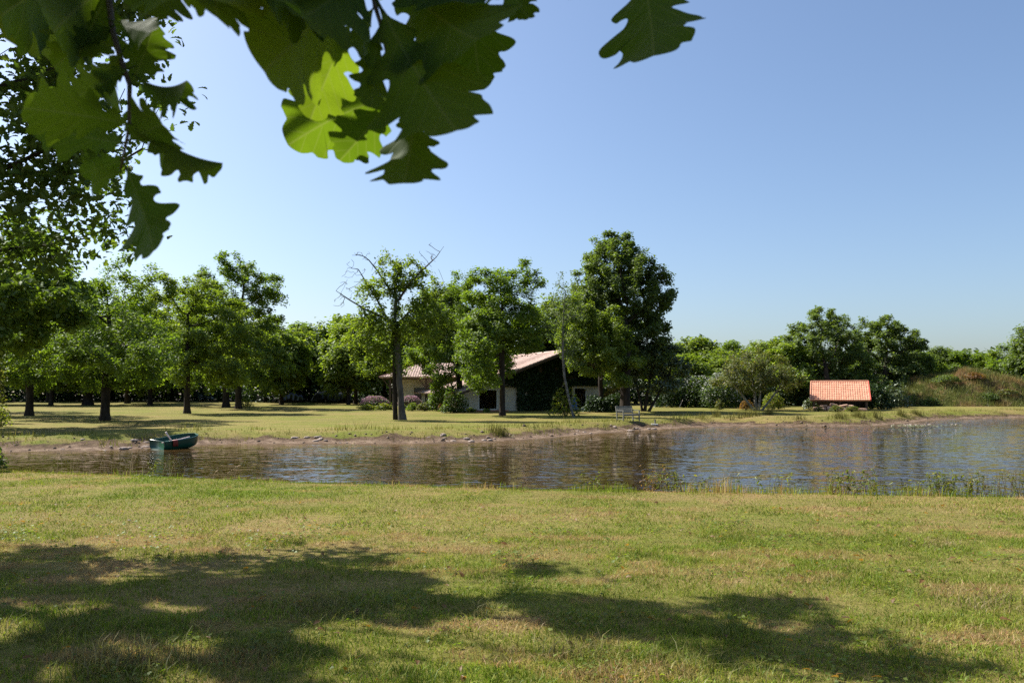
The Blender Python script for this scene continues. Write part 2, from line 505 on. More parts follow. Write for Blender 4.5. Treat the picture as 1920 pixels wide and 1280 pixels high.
def ground_mat():
    m, nt, out = new_mat('mown_lawn_and_bank')
    L = nt.links
    p = nt.nodes.new('ShaderNodeBsdfPrincipled')
    v = objcoord(nt)
    fine = tex_noise(nt, 9, 6, 0.75, v)
    med = tex_noise(nt, 1.1, 5, 0.65, v)
    big = tex_noise(nt, 0.11, 3, 0.6, v)
    green = ramp(nt, fine.outputs['Fac'], [(0.3, (0.068, 0.088, 0.010)), (0.55, (0.132, 0.152, 0.019)), (0.75, (0.215, 0.215, 0.040))])
    straw = ramp(nt, fine.outputs['Fac'], [(0.3, (0.135, 0.092, 0.032)), (0.55, (0.235, 0.172, 0.066)), (0.75, (0.31, 0.245, 0.115))])
    am = nt.nodes.new('ShaderNodeMath'); am.operation = 'MULTIPLY_ADD'
    L.new(attr(nt, 'dry').outputs['Fac'], am.inputs[0]); am.inputs[1].default_value = 0.95
    b2 = nt.nodes.new('ShaderNodeMath'); b2.operation = 'MULTIPLY_ADD'
    L.new(med.outputs['Fac'], b2.inputs[0]); b2.inputs[1].default_value = 1.7; b2.inputs[2].default_value = -0.72
    L.new(b2.outputs[0], am.inputs[2])
    gcol = mixc(nt, am.outputs[0], green, straw)
    gcol = mixc(nt, ramp(nt, big.outputs['Fac'], [(0.45, (0, 0, 0)), (0.68, (0.6, 0.6, 0.6))]), gcol, (0.085, 0.10, 0.015))
    stv = objcoord(nt, (0.22, 1.1, 1))
    stn = tex_noise(nt, 1.0, 4, 0.6, stv)
    gcol = mixc(nt, ramp(nt, stn.outputs['Fac'], [(0.5, (0, 0, 0)), (0.66, (0.55, 0.55, 0.55))]), gcol, (0.21, 0.15, 0.062))
    dirtn = ramp(nt, tex_noise(nt, 2.2, 8, 0.72, v).outputs['Fac'],
                [(0.30, (0.040, 0.026, 0.016)), (0.46, (0.115, 0.076, 0.050)), (0.58, (0.20, 0.143, 0.098)), (0.74, (0.28, 0.21, 0.15))])
    earth = ramp(nt, tex_noise(nt, 3.1, 8, 0.75, v).outputs['Fac'], [(0.32, (0.028, 0.019, 0.010)), (0.5, (0.085, 0.055, 0.032)), (0.66, (0.15, 0.105, 0.065))])
    dirt = mixc(nt, ramp(nt, attr(nt, 'bare').outputs['Fac'], [(0.78, (0, 0, 0)), (0.99, (1, 1, 1))]), earth, dirtn)
    wetc = mixc(nt, attr(nt, 'wet').outputs['Fac'], dirt, (0.09, 0.06, 0.035))
    mk = nt.nodes.new('ShaderNodeMath'); mk.operation = 'MULTIPLY_ADD'
    L.new(tex_noise(nt, 1.7, 6, 0.7, v).outputs['Fac'], mk.inputs[0]); mk.inputs[1].default_value = 1.1
    ms = nt.nodes.new('ShaderNodeMath'); ms.operation = 'SUBTRACT'
    L.new(attr(nt, 'bare').outputs['Fac'], ms.inputs[0]); ms.inputs[1].default_value = 0.55
    L.new(ms.outputs[0], mk.inputs[2])
    mask = ramp(nt, mk.outputs[0], [(0.38, (0, 0, 0)), (0.55, (1, 1, 1))])
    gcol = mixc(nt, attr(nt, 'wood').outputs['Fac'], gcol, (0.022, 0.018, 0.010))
    L.new(mixc(nt, mask, gcol, wetc), p.inputs['Base Color'])
    p.inputs['Roughness'].default_value = 0.95
    p.inputs['Specular IOR Level'].default_value = 0.1
    bn = tex_noise(nt, 14, 6, 0.8, v)
    L.new(bump(nt, bn.outputs['Fac'], 0.7, 0.06), p.inputs['Normal'])
    L.new(p.outputs[0], out.inputs[0])
    return m
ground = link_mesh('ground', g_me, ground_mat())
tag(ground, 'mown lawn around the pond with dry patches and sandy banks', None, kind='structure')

# ------------------------------------------------------------------ water
wx = axis(-30, 56, 0.6, -60, 105, 1.15)
wy = axis(10, 76, 0.6, 2, 85, 1.15)
WX, WY = np.meshgrid(wx, wy)
shore = 1 - sstep(0.0, 3.2, -pond_dist(WX.ravel(), WY.ravel()) * (0.6 + 0.8 * fbm(WX.ravel() * .3, WY.ravel() * .3, 4)))
wi = np.arange(len(wx) * len(wy)).reshape(len(wy), len(wx))
wf = np.stack([wi[:-1, :-1], wi[:-1, 1:], wi[1:, 1:], wi[1:, :-1]], -1).reshape(-1, 4)
keep = (pond_dist(WX.ravel(), WY.ravel()) < 3.0)[wf].any(1)
w_me = np_mesh('water', np.stack([WX.ravel(), WY.ravel(), np.full(WX.size, WATER_Z)], 1), wf[keep], 4, True, {'shore': shore})
def water_mat():
    m, nt, out = new_mat('rippled_pond_water')
    L = nt.links
    p = nt.nodes.new('ShaderNodeBsdfPrincipled')
    c = mixc(nt, attr(nt, 'shore').outputs['Fac'], (0.026, 0.0150, 0.0042), (0.080, 0.046, 0.015))
    L.new(c, p.inputs['Base Color'])
    p.inputs['IOR'].default_value = 1.333
    p.inputs['Roughness'].default_value = 0.03
    def vmath(op, a, b):
        n = nt.nodes.new('ShaderNodeVectorMath'); n.operation = op
        for k_, q_ in enumerate((a, b)):
            if hasattr(q_, 'links'): L.new(q_, n.inputs[k_])
            elif q_ is not None: n.inputs[k_].default_value = q_
        return n.outputs[0]
    v1 = objcoord(nt, (0.6, 1.5, 1))
    a = tex_noise(nt, 2.3, 2, 0.5, v1, 0.6)                 # wavelets: slopes taken straight from vector noise
    b = tex_noise(nt, 7.5, 2, 0.6, v1, 0.4)
    sa = vmath('MULTIPLY', vmath('SUBTRACT', a.outputs['Color'], (0.5, 0.5, 0.5)), (0.22, 0.55, 0.0))
    sb_ = vmath('MULTIPLY', vmath('SUBTRACT', b.outputs['Color'], (0.5, 0.5, 0.5)), (0.35, 0.60, 0.0))
    calm = tex_noise(nt, 0.13, 2, 0.5, objcoord(nt))
    st = nt.nodes.new('ShaderNodeMapRange')
    L.new(calm.outputs['Fac'], st.inputs[0])
    for i_, q_ in ((1, 0.38), (2, 0.62), (3, 0.55), (4, 1.1)): st.inputs[i_].default_value = q_
    sx = nt.nodes.new('ShaderNodeSeparateXYZ'); L.new(objcoord(nt), sx.inputs[0])
    wind = nt.nodes.new('ShaderNodeMapRange'); L.new(sx.outputs[0], wind.inputs[0])
    for i_, q_ in ((1, -12), (2, 9), (3, 0.5), (4, 1.45)): wind.inputs[i_].default_value = q_
    ml = nt.nodes.new('ShaderNodeMath'); ml.operation = 'MULTIPLY'; L.new(st.outputs[0], ml.inputs[0]); L.new(wind.outputs[0], ml.inputs[1])
    sc_n = nt.nodes.new('ShaderNodeVectorMath'); sc_n.operation = 'SCALE'
    L.new(vmath('ADD', sa, sb_), sc_n.inputs[0]); L.new(ml.outputs[0], sc_n.inputs['Scale'])
    nv = nt.nodes.new('ShaderNodeVectorMath'); nv.operation = 'NORMALIZE'
    L.new(vmath('ADD', sc_n.outputs[0], (0, 0, 1)), nv.inputs[0])
    L.new(nv.outputs[0], p.inputs['Normal'])
    L.new(p.outputs[0], out.inputs[0])
    return m
tag(link_mesh('water', w_me, water_mat()), 'rippled brown pond water reflecting the sky', None, kind='structure')

# ------------------------------------------------------------------ mound of rough grass
mc = at(1812, 95)
mu, mv = np.meshgrid(np.linspace(-1.25, 1.25, 90), np.linspace(-1.25, 1.25, 60))
mr = np.sqrt(mu ** 2 + mv ** 2)
mxx, myy = mc[0] + mu.ravel() * 13.5, mc[1] + mv.ravel() * 8.0
prof = np.clip(1 - mr.ravel(), 0, 1)
mzz = np.array(height(mxx, myy)) + 3.7 * sstep(0, 1, prof * 1.25) * (0.72 + 0.5 * fbm(mxx * 0.22, myy * 0.22, 41)) \
    + (fbm(mxx * 0.6, myy * 0.6, 42) - 0.5) * 1.7 * sstep(0, 0.25, prof) - 0.06 * (prof <= 0)
mi = np.arange(90 * 60).reshape(60, 90)
mf = np.stack([mi[:-1, :-1], mi[:-1, 1:], mi[1:, 1:], mi[1:, :-1]], -1).reshape(-1, 4)
def mound_mat():
    m, nt, out = new_mat('rough_mound')
    p = nt.nodes.new('ShaderNodeBsdfPrincipled')
    v = objcoord(nt)
    n = tex_noise(nt, 0.55, 6, 0.7, v)
    c = ramp(nt, n.outputs['Fac'], [(0.3, (0.045, 0.065, 0.02)), (0.45, (0.10, 0.105, 0.035)), (0.58, (0.19, 0.115, 0.06)), (0.75, (0.28, 0.19, 0.12))])
    nt.links.new(c, p.inputs['Base Color'])
    p.inputs['Roughness'].default_value = 1.0
    p.inputs['Specular IOR Level'].default_value = 0.05
    nt.links.new(bump(nt, tex_noise(nt, 5, 6, 0.8, v).outputs['Fac'], 0.9, 0.25), p.inputs['Normal'])
    nt.links.new(p.outputs[0], out.inputs[0])
    return m
MOUND = (mxx, myy, mzz, prof)
tag(link_mesh('hill', np_mesh('hill', np.stack([mxx, myy, mzz], 1), mf, 4, True), mound_mat()),
    'overgrown earth mound with rusty dry grass behind the pond', None, kind='structure')

# ------------------------------------------------------------------ leaf and branch builders
def quad_leaves(C, size, up=0.5, seed=0, aspect=0.62, fold=0.22, outward=None, jit=0.35, droop=0.0):
    """folded two-triangle leaves at points C; returns verts, tris, tint"""
    r = np.random.default_rng(seed)
    n = len(C)
    nor = unit(r.normal(size=(n, 3)))
    nor[:, 2] = np.abs(nor[:, 2]) + up
    if outward is not None:
        nor = nor + outward * 0.5
    nor = unit(nor)
    d = unit(np.cross(nor, r.normal(size=(n, 3))))
    d[:, 2] -= droop
    d = unit(d)
    s = unit(np.cross(d, nor))
    nor = np.cross(s, d)
    L = (size * (1 + jit * r.normal(size=n)).clip(0.45, 1.8))[:, None]
    Wd = L * aspect * 0.5
    base = C - d * L * 0.5
    tip = C + d * L * 0.5
    mid = C + d * L * 0.08
    l = mid + s * Wd + nor * L * fold * 0.5
    q = mid - s * Wd + nor * L * fold * 0.5
    v = np.stack([base, q, tip, l], 1).reshape(-1, 3)
    k = np.arange(n)[:, None] * 4
    f = np.concatenate([k, k + 1, k + 2, k, k + 2, k + 3], 1).reshape(-1, 3)
    t = np.repeat(np.clip(r.normal(0.5, 0.2, n), 0, 1), 4)
    return v, f, t

OAK2D = np.array([(0, 0), (0.05, 0.10), (0.16, 0.22), (0.11, 0.33), (0.25, 0.45), (0.17, 0.55), (0.33, 0.68), (0.21, 0.77), (0.22, 0.90), (0.08, 0.93), (0, 1.0)])
def oak_leaves(C, size, up=0.5, seed=0, jit=0.25, droop=0.3):
    """small lobed leaves with real outlines"""
    r = np.random.default_rng(seed)
    n = len(C)
    nor = unit(r.normal(size=(n, 3))); nor[:, 2] = np.abs(nor[:, 2]) + up; nor = unit(nor)
    d = unit(np.cross(nor, r.normal(size=(n, 3)))); d[:, 2] -= droop; d = unit(d)
    s = unit(np.cross(d, nor)); nor = np.cross(s, d)
    L = (size * (1 + jit * r.normal(size=n)).clip(0.5, 1.6))[:, None, None]
    out = np.concatenate([OAK2D, OAK2D[-2:0:-1] * np.array([-1, 1])])          # closed outline
    m = len(out)
    pts = np.concatenate([out, [(0, 0.5)]])
    fold = np.abs(pts[:, 0]) * 0.35
    bend = -(pts[:, 1] - 0.3) ** 2 * 0.35
    v = C[:, None, :] + L * (pts[None, :, 0:1] * s[:, None, :] + (pts[None, :, 1:2] - 0.4) * d[:, None, :] + (fold + bend)[None, :, None] * nor[:, None, :])
    ring = np.arange(m)
    tri = np.stack([ring, (ring + 1) % m, np.full(m, m)], 1)
    f = (np.arange(n)[:, None, None] * (m + 1) + tri[None]).reshape(-1, 3)
    t = np.repeat(np.clip(r.normal(0.5, 0.2, n), 0, 1), m + 1)
    return v.reshape(-1, 3), f, t

def frusta(p0, p1, r0, r1, n):
    d = unit(p1 - p0)
    ref = np.where(np.abs(d[:, 2:3]) < 0.9, np.array([[0, 0, 1.0]]), np.array([[1.0, 0, 0]]))
    u = unit(np.cross(d, ref)); w = np.cross(d, u)
    a = np.arange(n) * 2 * math.pi / n
    ring = np.cos(a)[None, :, None] * u[:, None] + np.sin(a)[None, :, None] * w[:, None]
    v = np.concatenate([p0[:, None] + ring * r0[:, None, None], p1[:, None] + ring * r1[:, None, None]], 1)
    k = np.arange(n); k2 = (k + 1) % n
    q = np.stack([k, k2, k2 + n, k + n], 1)
    f = (np.arange(len(p0))[:, None, None] * 2 * n + q[None]).reshape(-1, 4)
    return v.reshape(-1, 3), f

def crown_points(ells, n, seed, gap=0.42, gscale=0.55, shell=2.0):
    r = np.random.default_rng(seed)
    vol = np.array([e[1][0] * e[1][1] * e[1][2] for e in ells]); vol = vol / vol.sum()
    pts = []
    while sum(map(len, pts)) < n:
        i = r.choice(len(ells), n, p=vol)
        c = np.array([ells[k][0] for k in i], float); rad = np.array([ells[k][1] for k in i], float)
        q = unit(r.normal(size=(n, 3))) * (r.random((n, 1)) ** (1 / shell / 1.2))
        q = c + q * rad
        g = noise3(q[:, 0] * gscale, q[:, 1] * gscale, q[:, 2] * gscale, seed % 97)
        pts.append(q[g > gap])
    return np.concatenate(pts)[:n]

def grow(attract, trunk, D, kill, seed, iters=160, trop=0.06, limbs=()):
    """space colonisation from an explicit trunk polyline; returns nodes, parents"""
    r = np.random.default_rng(seed)
    nodes = [np.asarray(p, float) for p in trunk]
    par = [-1] + list(range(len(trunk) - 1))
    first = max(1, int(len(trunk) * 0.55))
    for at_i, pts in limbs:
        prev = at_i
        for p in pts:
            nodes.append(np.asarray(p, float)); par.append(prev); prev = len(nodes) - 1
    N = np.array(nodes)
    A = attract.copy()
    dd = np.linalg.norm(A[:, None] - N[None, first:], axis=2)
    nn = dd.argmin(1) + first; nd = dd.min(1)
    kids = {}
    for _ in range(iters):
        if len(A) == 0: break
        us, inv = np.unique(nn, return_inverse=True)
        acc = np.zeros((len(us), 3))
        np.add.at(acc, inv, unit(A - N[nn]))
        acc = unit(acc + r.normal(0, 0.12, acc.shape) + np.array([0, 0, trop]))
        new, np_ = [], []
        for k, i in enumerate(us):
            q = N[i] + acc[k] * D
            ok = all(np.dot(q - c, q - c) > (0.35 * D) ** 2 for c in kids.get(int(i), ()))
            if ok:
                kids.setdefault(int(i), []).append(q)
                new.append(q); np_.append(int(i))
        if not new: break
        base = len(N)
        N = np.concatenate([N, np.array(new)]); par += np_
        d2 = np.linalg.norm(A[:, None] - np.array(new)[None], axis=2)
        j = d2.argmin(1); m = d2[np.arange(len(A)), j]
        b = m < nd
        nd = np.where(b, m, nd); nn = np.where(b, j + base, nn)
        alive = nd > kill
        A, nn, nd = A[alive], nn[alive], nd[alive]
    return N, np.array(par)

def radii(N, par, tip, base, expo=1.9):
    r = np.zeros(len(N)); kids = np.zeros(len(N), int)
    for i in range(len(N) - 1, 0, -1):
        if r[i] == 0: r[i] = tip ** expo
        r[par[i]] += r[i]; kids[par[i]] += 1
    if r[0] == 0: r[0] = tip ** expo
    r = r ** (1 / expo)
    k = base / r[0]
    r = tip + (r - tip) * (base - tip) / max(r[0] - tip, 1e-6)
    return r, kids

def wood_mesh(name, N, par, R, rmin=0.006, flare=True):
    i = np.arange(1, len(N)); i = i[R[i] >= rmin]
    p = par[i]
    r0 = np.minimum(R[p], R[i] * 1.35); r1 = R[i].copy()
    V, F, off = [], [], 0
    for lo, hi, n in ((0.07, 9, 9), (0.02, 0.07, 6), (0, 0.02, 4)):
        s = (R[i] >= lo) & (R[i] < hi)
        if not s.any(): continue
        v, f = frusta(N[p[s]], N[i[s]] + unit(N[i[s]] - N[p[s]]) * R[i[s]][:, None] * 0.3, r0[s], r1[s], n)
        V.append(v); F.append(f + off); off += len(v)
    return np_mesh(name, np.concatenate(V), np.concatenate(F), 4, True)

def trunk_line(base, top, n, wob, seed, r0=0.0):
    r = np.random.default_rng(seed)
    t = np.linspace(0, 1, n)[:, None]
    p = np.asarray(base)[None] * (1 - t) + np.asarray(top)[None] * t
    w = np.cumsum(r.normal(0, wob, (n, 3)), 0); w[:, 2] = 0
    return p + w * np.linspace(0, 1, n)[:, None]

def make_tree(name, label, cat, base, trunk_top, ells, seed, leafmat='oak', n_att=420, D=0.42, kill=0.62, leaf=0.20, n_leaf=24000, spread=0.24, per=None,
              trunk_r=0.22, gap=0.34, gscale=0.6, group=None, barkmat='bark', rtwig=0.05, up=0.5, stems=None, lean=None, extra_tip=0.0):
    """tree in local coordinates with its base at the origin"""
    t = thing(name, label, cat, base, 0, group)
    att = crown_points(ells, n_att, seed, gap, gscale)
    if stems is None:
        stems = [((0, 0, -0.15), trunk_top, trunk_r)]
    woods, leafC, leafO = [], [], []
    cen = np.mean([e[0] for e in ells], axis=0)
    for si, (b, tp, tr) in enumerate(stems):
        if len(stems) > 1:
            d = np.array([np.linalg.norm(att[:, :2] - np.array(s[1])[None, :2], axis=1) for s in stems])
            a = att[d.argmin(0) == si]
        else:
            a = att
        if len(a) < 5: continue
        ln = max(4, int(np.linalg.norm(np.array(tp) - np.array(b)) / D))
        N, par = grow(a, trunk_line(b, tp, ln, 0.035, seed + si), D, kill, seed + si)
        R, kids = radii(N, par, 0.010, tr)
        zb = N[:, 2] - b[2]
        nt_ = ln
        fl = np.ones(len(N)); fl[:nt_] += 0.55 * np.exp(-np.maximum(zb[:nt_], 0) / 0.35)
        woods.append((N, par, R * fl))
        s = (R < rtwig) & (np.arange(len(N)) >= nt_)
        wgt = np.where(kids[s] == 0, 1.5, 0.8)
        leafC.append((N[s], wgt))
    off = 0; NN, PP, RR = [], [], []
    for N, par, R in woods:
        NN.append(N); PP.append(np.where(par < 0, -1, par + off)); RR.append(R); off += len(N)
    # join the stems; each stem root keeps parent -1 and is skipped
    N = np.concatenate(NN); par = np.concatenate(PP); R = np.concatenate(RR)
    i = np.where(par >= 0)[0]
    V, F, o2 = [], [], 0
    for lo, hi, n in ((0.07, 9, 9), (0.022, 0.07, 5), (0.0075, 0.022, 3)):
        s = i[(R[i] >= lo) & (R[i] < hi)]
        if len(s) == 0: continue
        p = par[s]
        v, f = frusta(N[p], N[s] + unit(N[s] - N[p]) * R[s][:, None] * 0.3, np.minimum(R[p], R[s] * 1.35), R[s], n)
        V.append(v); F.append(f + o2); o2 += len(v)
    link_mesh('trunk', np_mesh('trunk', np.concatenate(V), np.concatenate(F), 4, True), M[barkmat], t)
    r = np.random.default_rng(seed + 9)
    LN = np.concatenate([a for a, _ in leafC]); LW_ = np.concatenate([b for _, b in leafC])
    LW_ = LW_ * (0.3 + 1.3 * r.random(len(LW_)) ** 1.3)
    C = LN[r.choice(len(LN), n_leaf, p=LW_ / LW_.sum())]
    C = C + r.normal(0, spread, C.shape).clip(-2.2 * spread, 2.2 * spread) * np.array([1, 1, 0.75])
    v, f, tint = quad_leaves(C, leaf, up, seed + 3, outward=unit(C - cen))
    link_mesh('crown', np_mesh('crown', v, f, 3, False, {'tint': tint}), M[leafmat], t)
    return t

def copy_tree(src, loc, rotz, scale, label, group=None, name=None):
    r = src.copy(); COL.objects.link(r)
    r.location = loc; r.rotation_euler = (0, 0, rotz); r.scale = scale if hasattr(scale, '__len__') else (scale,) * 3
    if name: r.name = name
    r['label'] = label
    if group: r['group'] = group
    elif 'group' in r: del r['group']
    for ch in list(src.children):
        c = ch.copy(); COL.objects.link(c); c.parent = r
    return r

def px_crown(base, d, spec):
    """ellipsoids given as (px, py, half width px, half height px, depth offset m, half depth m) around a base point, in local metres"""
    out = []
    for px, py, hw, hh, dy, hd in spec:
        c = P(px, py, d + dy)
        k = (d + dy) / FPX
        out.append(((c[0] - base[0], c[1] - base[1], c[2] - base[2]), (hw * k, hd, hh * k)))
    return out

# ================================================================== HOUSE
def tiled_roof(name, parent, O, U, V, mat, tile=0.25, course=0.40, amp=0.035, ulim=None, thick=0.07):
    """corrugated clay tiles on a plane O + u*U + v*V (U along the eave, V up the slope); ulim(v01) gives the u01 range"""
    O, U, V = np.asarray(O, float), np.asarray(U, float), np.asarray(V, float)
    lu, lv = np.linalg.norm(U), np.linalg.norm(V)
    n = unit(np.cross(U, V)); n = n if n[2] > 0 else -n
    nu = int(lu / tile) * 4 + 1
    nc = max(2, int(round(lv / course)))
    us = np.linspace(0, 1, nu)
    rows = []
    for k in range(nc):
        for e, hgt in ((0.0, 0.035), (0.98, 0.0)):
            v01 = (k + e) / nc
            a, b = ulim(v01) if ulim else (0, 1)
            uu = np.clip(us, a, b)
            h = hgt + amp * np.cos(us * lu / tile * 2 * math.pi) + 0.012 * (hash3(np.floor(us * lu / tile), k, 1, 3) - 0.5)
            rows.append(O + uu[:, None] * U + v01 * V + h[:, None] * n + n * thick)
    R = np.array(rows); nr = len(rows)
    low = []
    for v01 in (0.0, 1.0):
        a, b = ulim(v01) if ulim else (0, 1)
        low += [O + a * U + v01 * V, O + b * U + v01 * V]
    vv = np.concatenate([R.reshape(-1, 3), np.array(low)])
    ix = np.arange(nr * nu).reshape(nr, nu)
    f = [tuple(q) for q in np.stack([ix[:-1, :-1], ix[:-1, 1:], ix[1:, 1:], ix[1:, :-1]], -1).reshape(-1, 4)]
    q = nr * nu
    f += [(q, q + 1, q + 3, q + 2), (q, int(ix[0, 0]), int(ix[0, -1]), q + 1), (q, q + 2, int(ix[-1, 0]), int(ix[0, 0])), (q + 1, int(ix[0, -1]), int(ix[-1, -1]), q + 3)]
    me = bpy.data.meshes.new(name)
    me.from_pydata([tuple(p) for p in vv], [], [tuple(map(int, t)) for t in f])
    me.update()
    return link_mesh(name, me, mat, parent)

def wall_with_holes(poly_top, x0, x1, z0, holes, y, th):
    """wall in the local xz plane at y; poly_top(x) gives its top; holes = (xa, xb, za, zb)"""
    mb = MB()
    xs = sorted({x0, x1, *[h[0] for h in holes], *[h[1] for h in holes], *[q for q in np.linspace(x0, x1, 9)]})
    for a, b in zip(xs[:-1], xs[1:]):
        m = (a + b) / 2
        hs = sorted([h for h in holes if h[0] <= m <= h[1]], key=lambda h: h[2])
        z = z0
        segs = []
        for h in hs:
            if h[2] > z: segs.append((z, z, h[2], h[2]))
            z = h[3]
        segs.append((z, z, poly_top(a), poly_top(b)))
        for za, zb, zc, zd in segs:
            v = [(a, y, za), (b, y, zb), (b, y, zd), (a, y, zc), (a, y + th, za), (b, y + th, zb), (b, y + th, zd), (a, y + th, zc)]
            mb.add(v, [(0, 1, 2, 3), (5, 4, 7, 6), (4, 0, 3, 7), (1, 5, 6, 2), (3, 2, 6, 7), (4, 5, 1, 0)])
    return mb

PSI = math.radians(25)
hl = plane_pt(868, 769, 0.28)
house = thing('farmhouse', 'low cream farmhouse with pale pink tiled roof behind the oaks', 'house', (hl[0], hl[1], 0.2), PSI)
HW, HP, HL = 14.4, 9.95, 11.5                # gable width, ridge position, depth
ZP, ZE, ZR = 5.45, 1.82, 3.85                # ridge, left eave and right eave heights over the base
def gtop(x):
    return ZE + (ZP - ZE) * x / HP if x <= HP else ZP + (ZR - ZP) * (x - HP) / (HW - HP)
holes = [(1.5, 3.4, 0.1, 1.98), (7.3, 8.6, 0.75, 1.9), (11.3, 12.7, 0.1, 2.15)]
wall_with_holes(lambda x: gtop(x) - 0.05, 0, HW, -0.3, holes, 0, 0.3).build('gable_wall', M['render'], house)
mb = MB()
mb.box((0.15, HL / 2 + 0.15, (ZE - 0.4) / 2), (0.15, HL / 2 - 0.16, (ZE + 0.2) / 2))
mb.build('side_wall', M['render'], house)
mb = MB(); mb.box((HW - 0.15, HL / 2 + 0.15, (ZR - 0.4) / 2), (0.15, HL / 2 - 0.16, (ZR + 0.2) / 2)); mb.build('side_wall', M['render'], house)
wall_with_holes(lambda x: gtop(x) - 0.06, 0.31, HW - 0.31, -0.3, [], HL - 0.3, 0.3).build('back_wall', M['render'], house)
ang = math.atan2(ZP - ZE, HP)
sl = unit(np.array([HP, 0, ZP - ZE]))
o = np.array([0, -0.9, ZE]) - sl * 0.7
tiled_roof('roof', house, o, (0, HL + 1.4, 0), sl * (math.hypot(HP, ZP - ZE) + 0.7), M['tile_house'])
sr = unit(np.array([HP - HW, 0, ZP - ZR]))
o2 = np.array([HW, -0.9, ZR]) - sr * 0.7
tiled_roof('roof', house, o2, (0, HL + 1.4, 0), sr * (math.hypot(HP - HW, ZP - ZR) + 0.7), M['tile_house'])
mb = MB()
mb.tube([(HP, -0.95, ZP + 0.1), (HP, HL + 0.5, ZP + 0.1)], 0.13, 8); mb.build('ridge_tiles', M['tile_house'], house)
for a, b in (((-0.66, ZE - 0.26), (HP, ZP - 0.02)), ((HP, ZP - 0.02), (HW + 0.66, ZR - 0.26))):
    MB().bar((a[0], -0.93, a[1] - 0.06), (b[0], -0.93, b[1] - 0.06), 0.06, 0.2).build('barge_board', M['timber'], house)
for xx in (1.0, 4.0, 7.0, HP, 12.4):
    MB().bar((xx, -0.85, gtop(xx) - 0.2), (xx, 0.0, gtop(xx) - 0.2), 0.16, 0.18).build('purlin_end', M['timber'], house)
def opening(h, kind, glazed=True):
    xa, xb, za, zb = h
    f = MB()
    for x in ((xa + 0.045, xb - 0.045, (xa + xb) / 2) if glazed else (xa + 0.045, xb - 0.045)):
        f.box((x, 0.12, (za + zb) / 2), (0.045, 0.05, (zb - za) / 2 - 0.002))
    f.box(((xa + xb) / 2, 0.118, zb - 0.045), ((xb - xa) / 2 - 0.1, 0.05, 0.045))
    f.box(((xa + xb) / 2, 0.118, za + 0.045), ((xb - xa) / 2 - 0.1, 0.05, 0.045))
    fr = f.build(kind, M['frame_white'], house)
    g = MB()
    w = (xb - xa) / 4
    for s in (-1, 1) if glazed else ():
        g = MB().box(((xa + xb) / 2 + s * w, 0.125, (za + zb) / 2), (w - 0.06, 0.01, (zb - za) / 2 - 0.09))
        g.build('pane', M['glass'], fr)
opening(holes[0], 'door_frame', False); opening(holes[1], 'window'); opening(holes[2], 'door_frame', False)
# dark boards cladding the upper gable
for k in range(62):
    xa = 2.9 + k * 0.18
    if xa > HW - 0.5: break
    zt = gtop(xa + 0.09) - 0.12
    zb_ = 2.35 + 0.02 * ((k * 7) % 5)
    if zt - zb_ < 0.15: continue
    MB().box((xa + 0.085, -0.02 - 0.006 * (k % 2), (zt + zb_) / 2), (0.082, 0.014, (zt - zb_) / 2)).build('board', M['timber'], house)
MB().box((2.45, -0.45, 0.02), (1.6, 0.42, 0.07)).build('door_step', plain_mat('brick_step', (0.3, 0.13, 0.09), (0.42, 0.2, 0.14), 6, 0.9), house)

# the lower wing with its hipped porch roof
wing_l = P(711, 706, 79.0); wz = wing_l[2]
wbase = hz(wing_l[0] + 3, 81)
wing = thing('house_wing', 'hip roofed porch wing of the farmhouse with timber posts', 'house', (wing_l[0], 79.0, wbase), 0)
zE = wz - wbase; zR = P(775, 680, 83.5)[2] - wbase
LW = 11.5
tiled_roof('roof', wing, (0, 0, zE - 0.1), (LW, 0, 0), (0, 4.5, zR - zE), M['tile_house'], ulim=lambda v: (v * 3.6 / LW, 1))
tiled_roof('roof', wing, (0, 9, zE - 0.1), (0, -9, 0), (3.6, 0, zR - zE), M['tile_house'], ulim=lambda v: (v * 0.5, 1 - v * 0.5))
tiled_roof('roof', wing, (LW, 9, zE - 0.1), (-LW, 0, 0), (0, -4.5, zR - zE), M['tile_house'], ulim=lambda v: (0, 1 - v * 3.6 / LW))
wall_with_holes(lambda x: zE + 0.05, 1.6, LW, -0.3, [(3.2, 4.3, 0.9, 2.1), (6.0, 7.1, 0.1, 2.2)], 2.2, 0.3).build('front_wall', M['render'], wing)
MB().box((1.75, 5.2, zE / 2 - 0.15), (0.15, 2.69, zE / 2 + 0.2)).build('side_wall', M['render'], wing)
MB().box((3.75, 2.4, 1.5), (0.53, 0.02, 0.58)).build('window_pane', M['glass'], wing)
MB().box((6.55, 2.4, 1.15), (0.53, 0.02, 1.03)).build('door_leaf', M['timber'], wing)
for xx in (1.0, 4.6, 8.4):
    MB().box((xx, 0.55, zE / 2 - 0.1), (0.10, 0.10, zE / 2)).build('post', M['timber'], wing)
    for s in (-1, 1):
        MB().bar((xx + s * 0.08, 0.55, zE - 1.0), (xx + s * 0.75, 0.55, zE - 0.22), 0.1, 0.1).build('brace', M['timber'], wing)
MB().box((LW / 2, 0.55, zE - 0.16), (LW / 2 - 0.3, 0.09, 0.1)).build('porch_beam', M['timber'], wing)

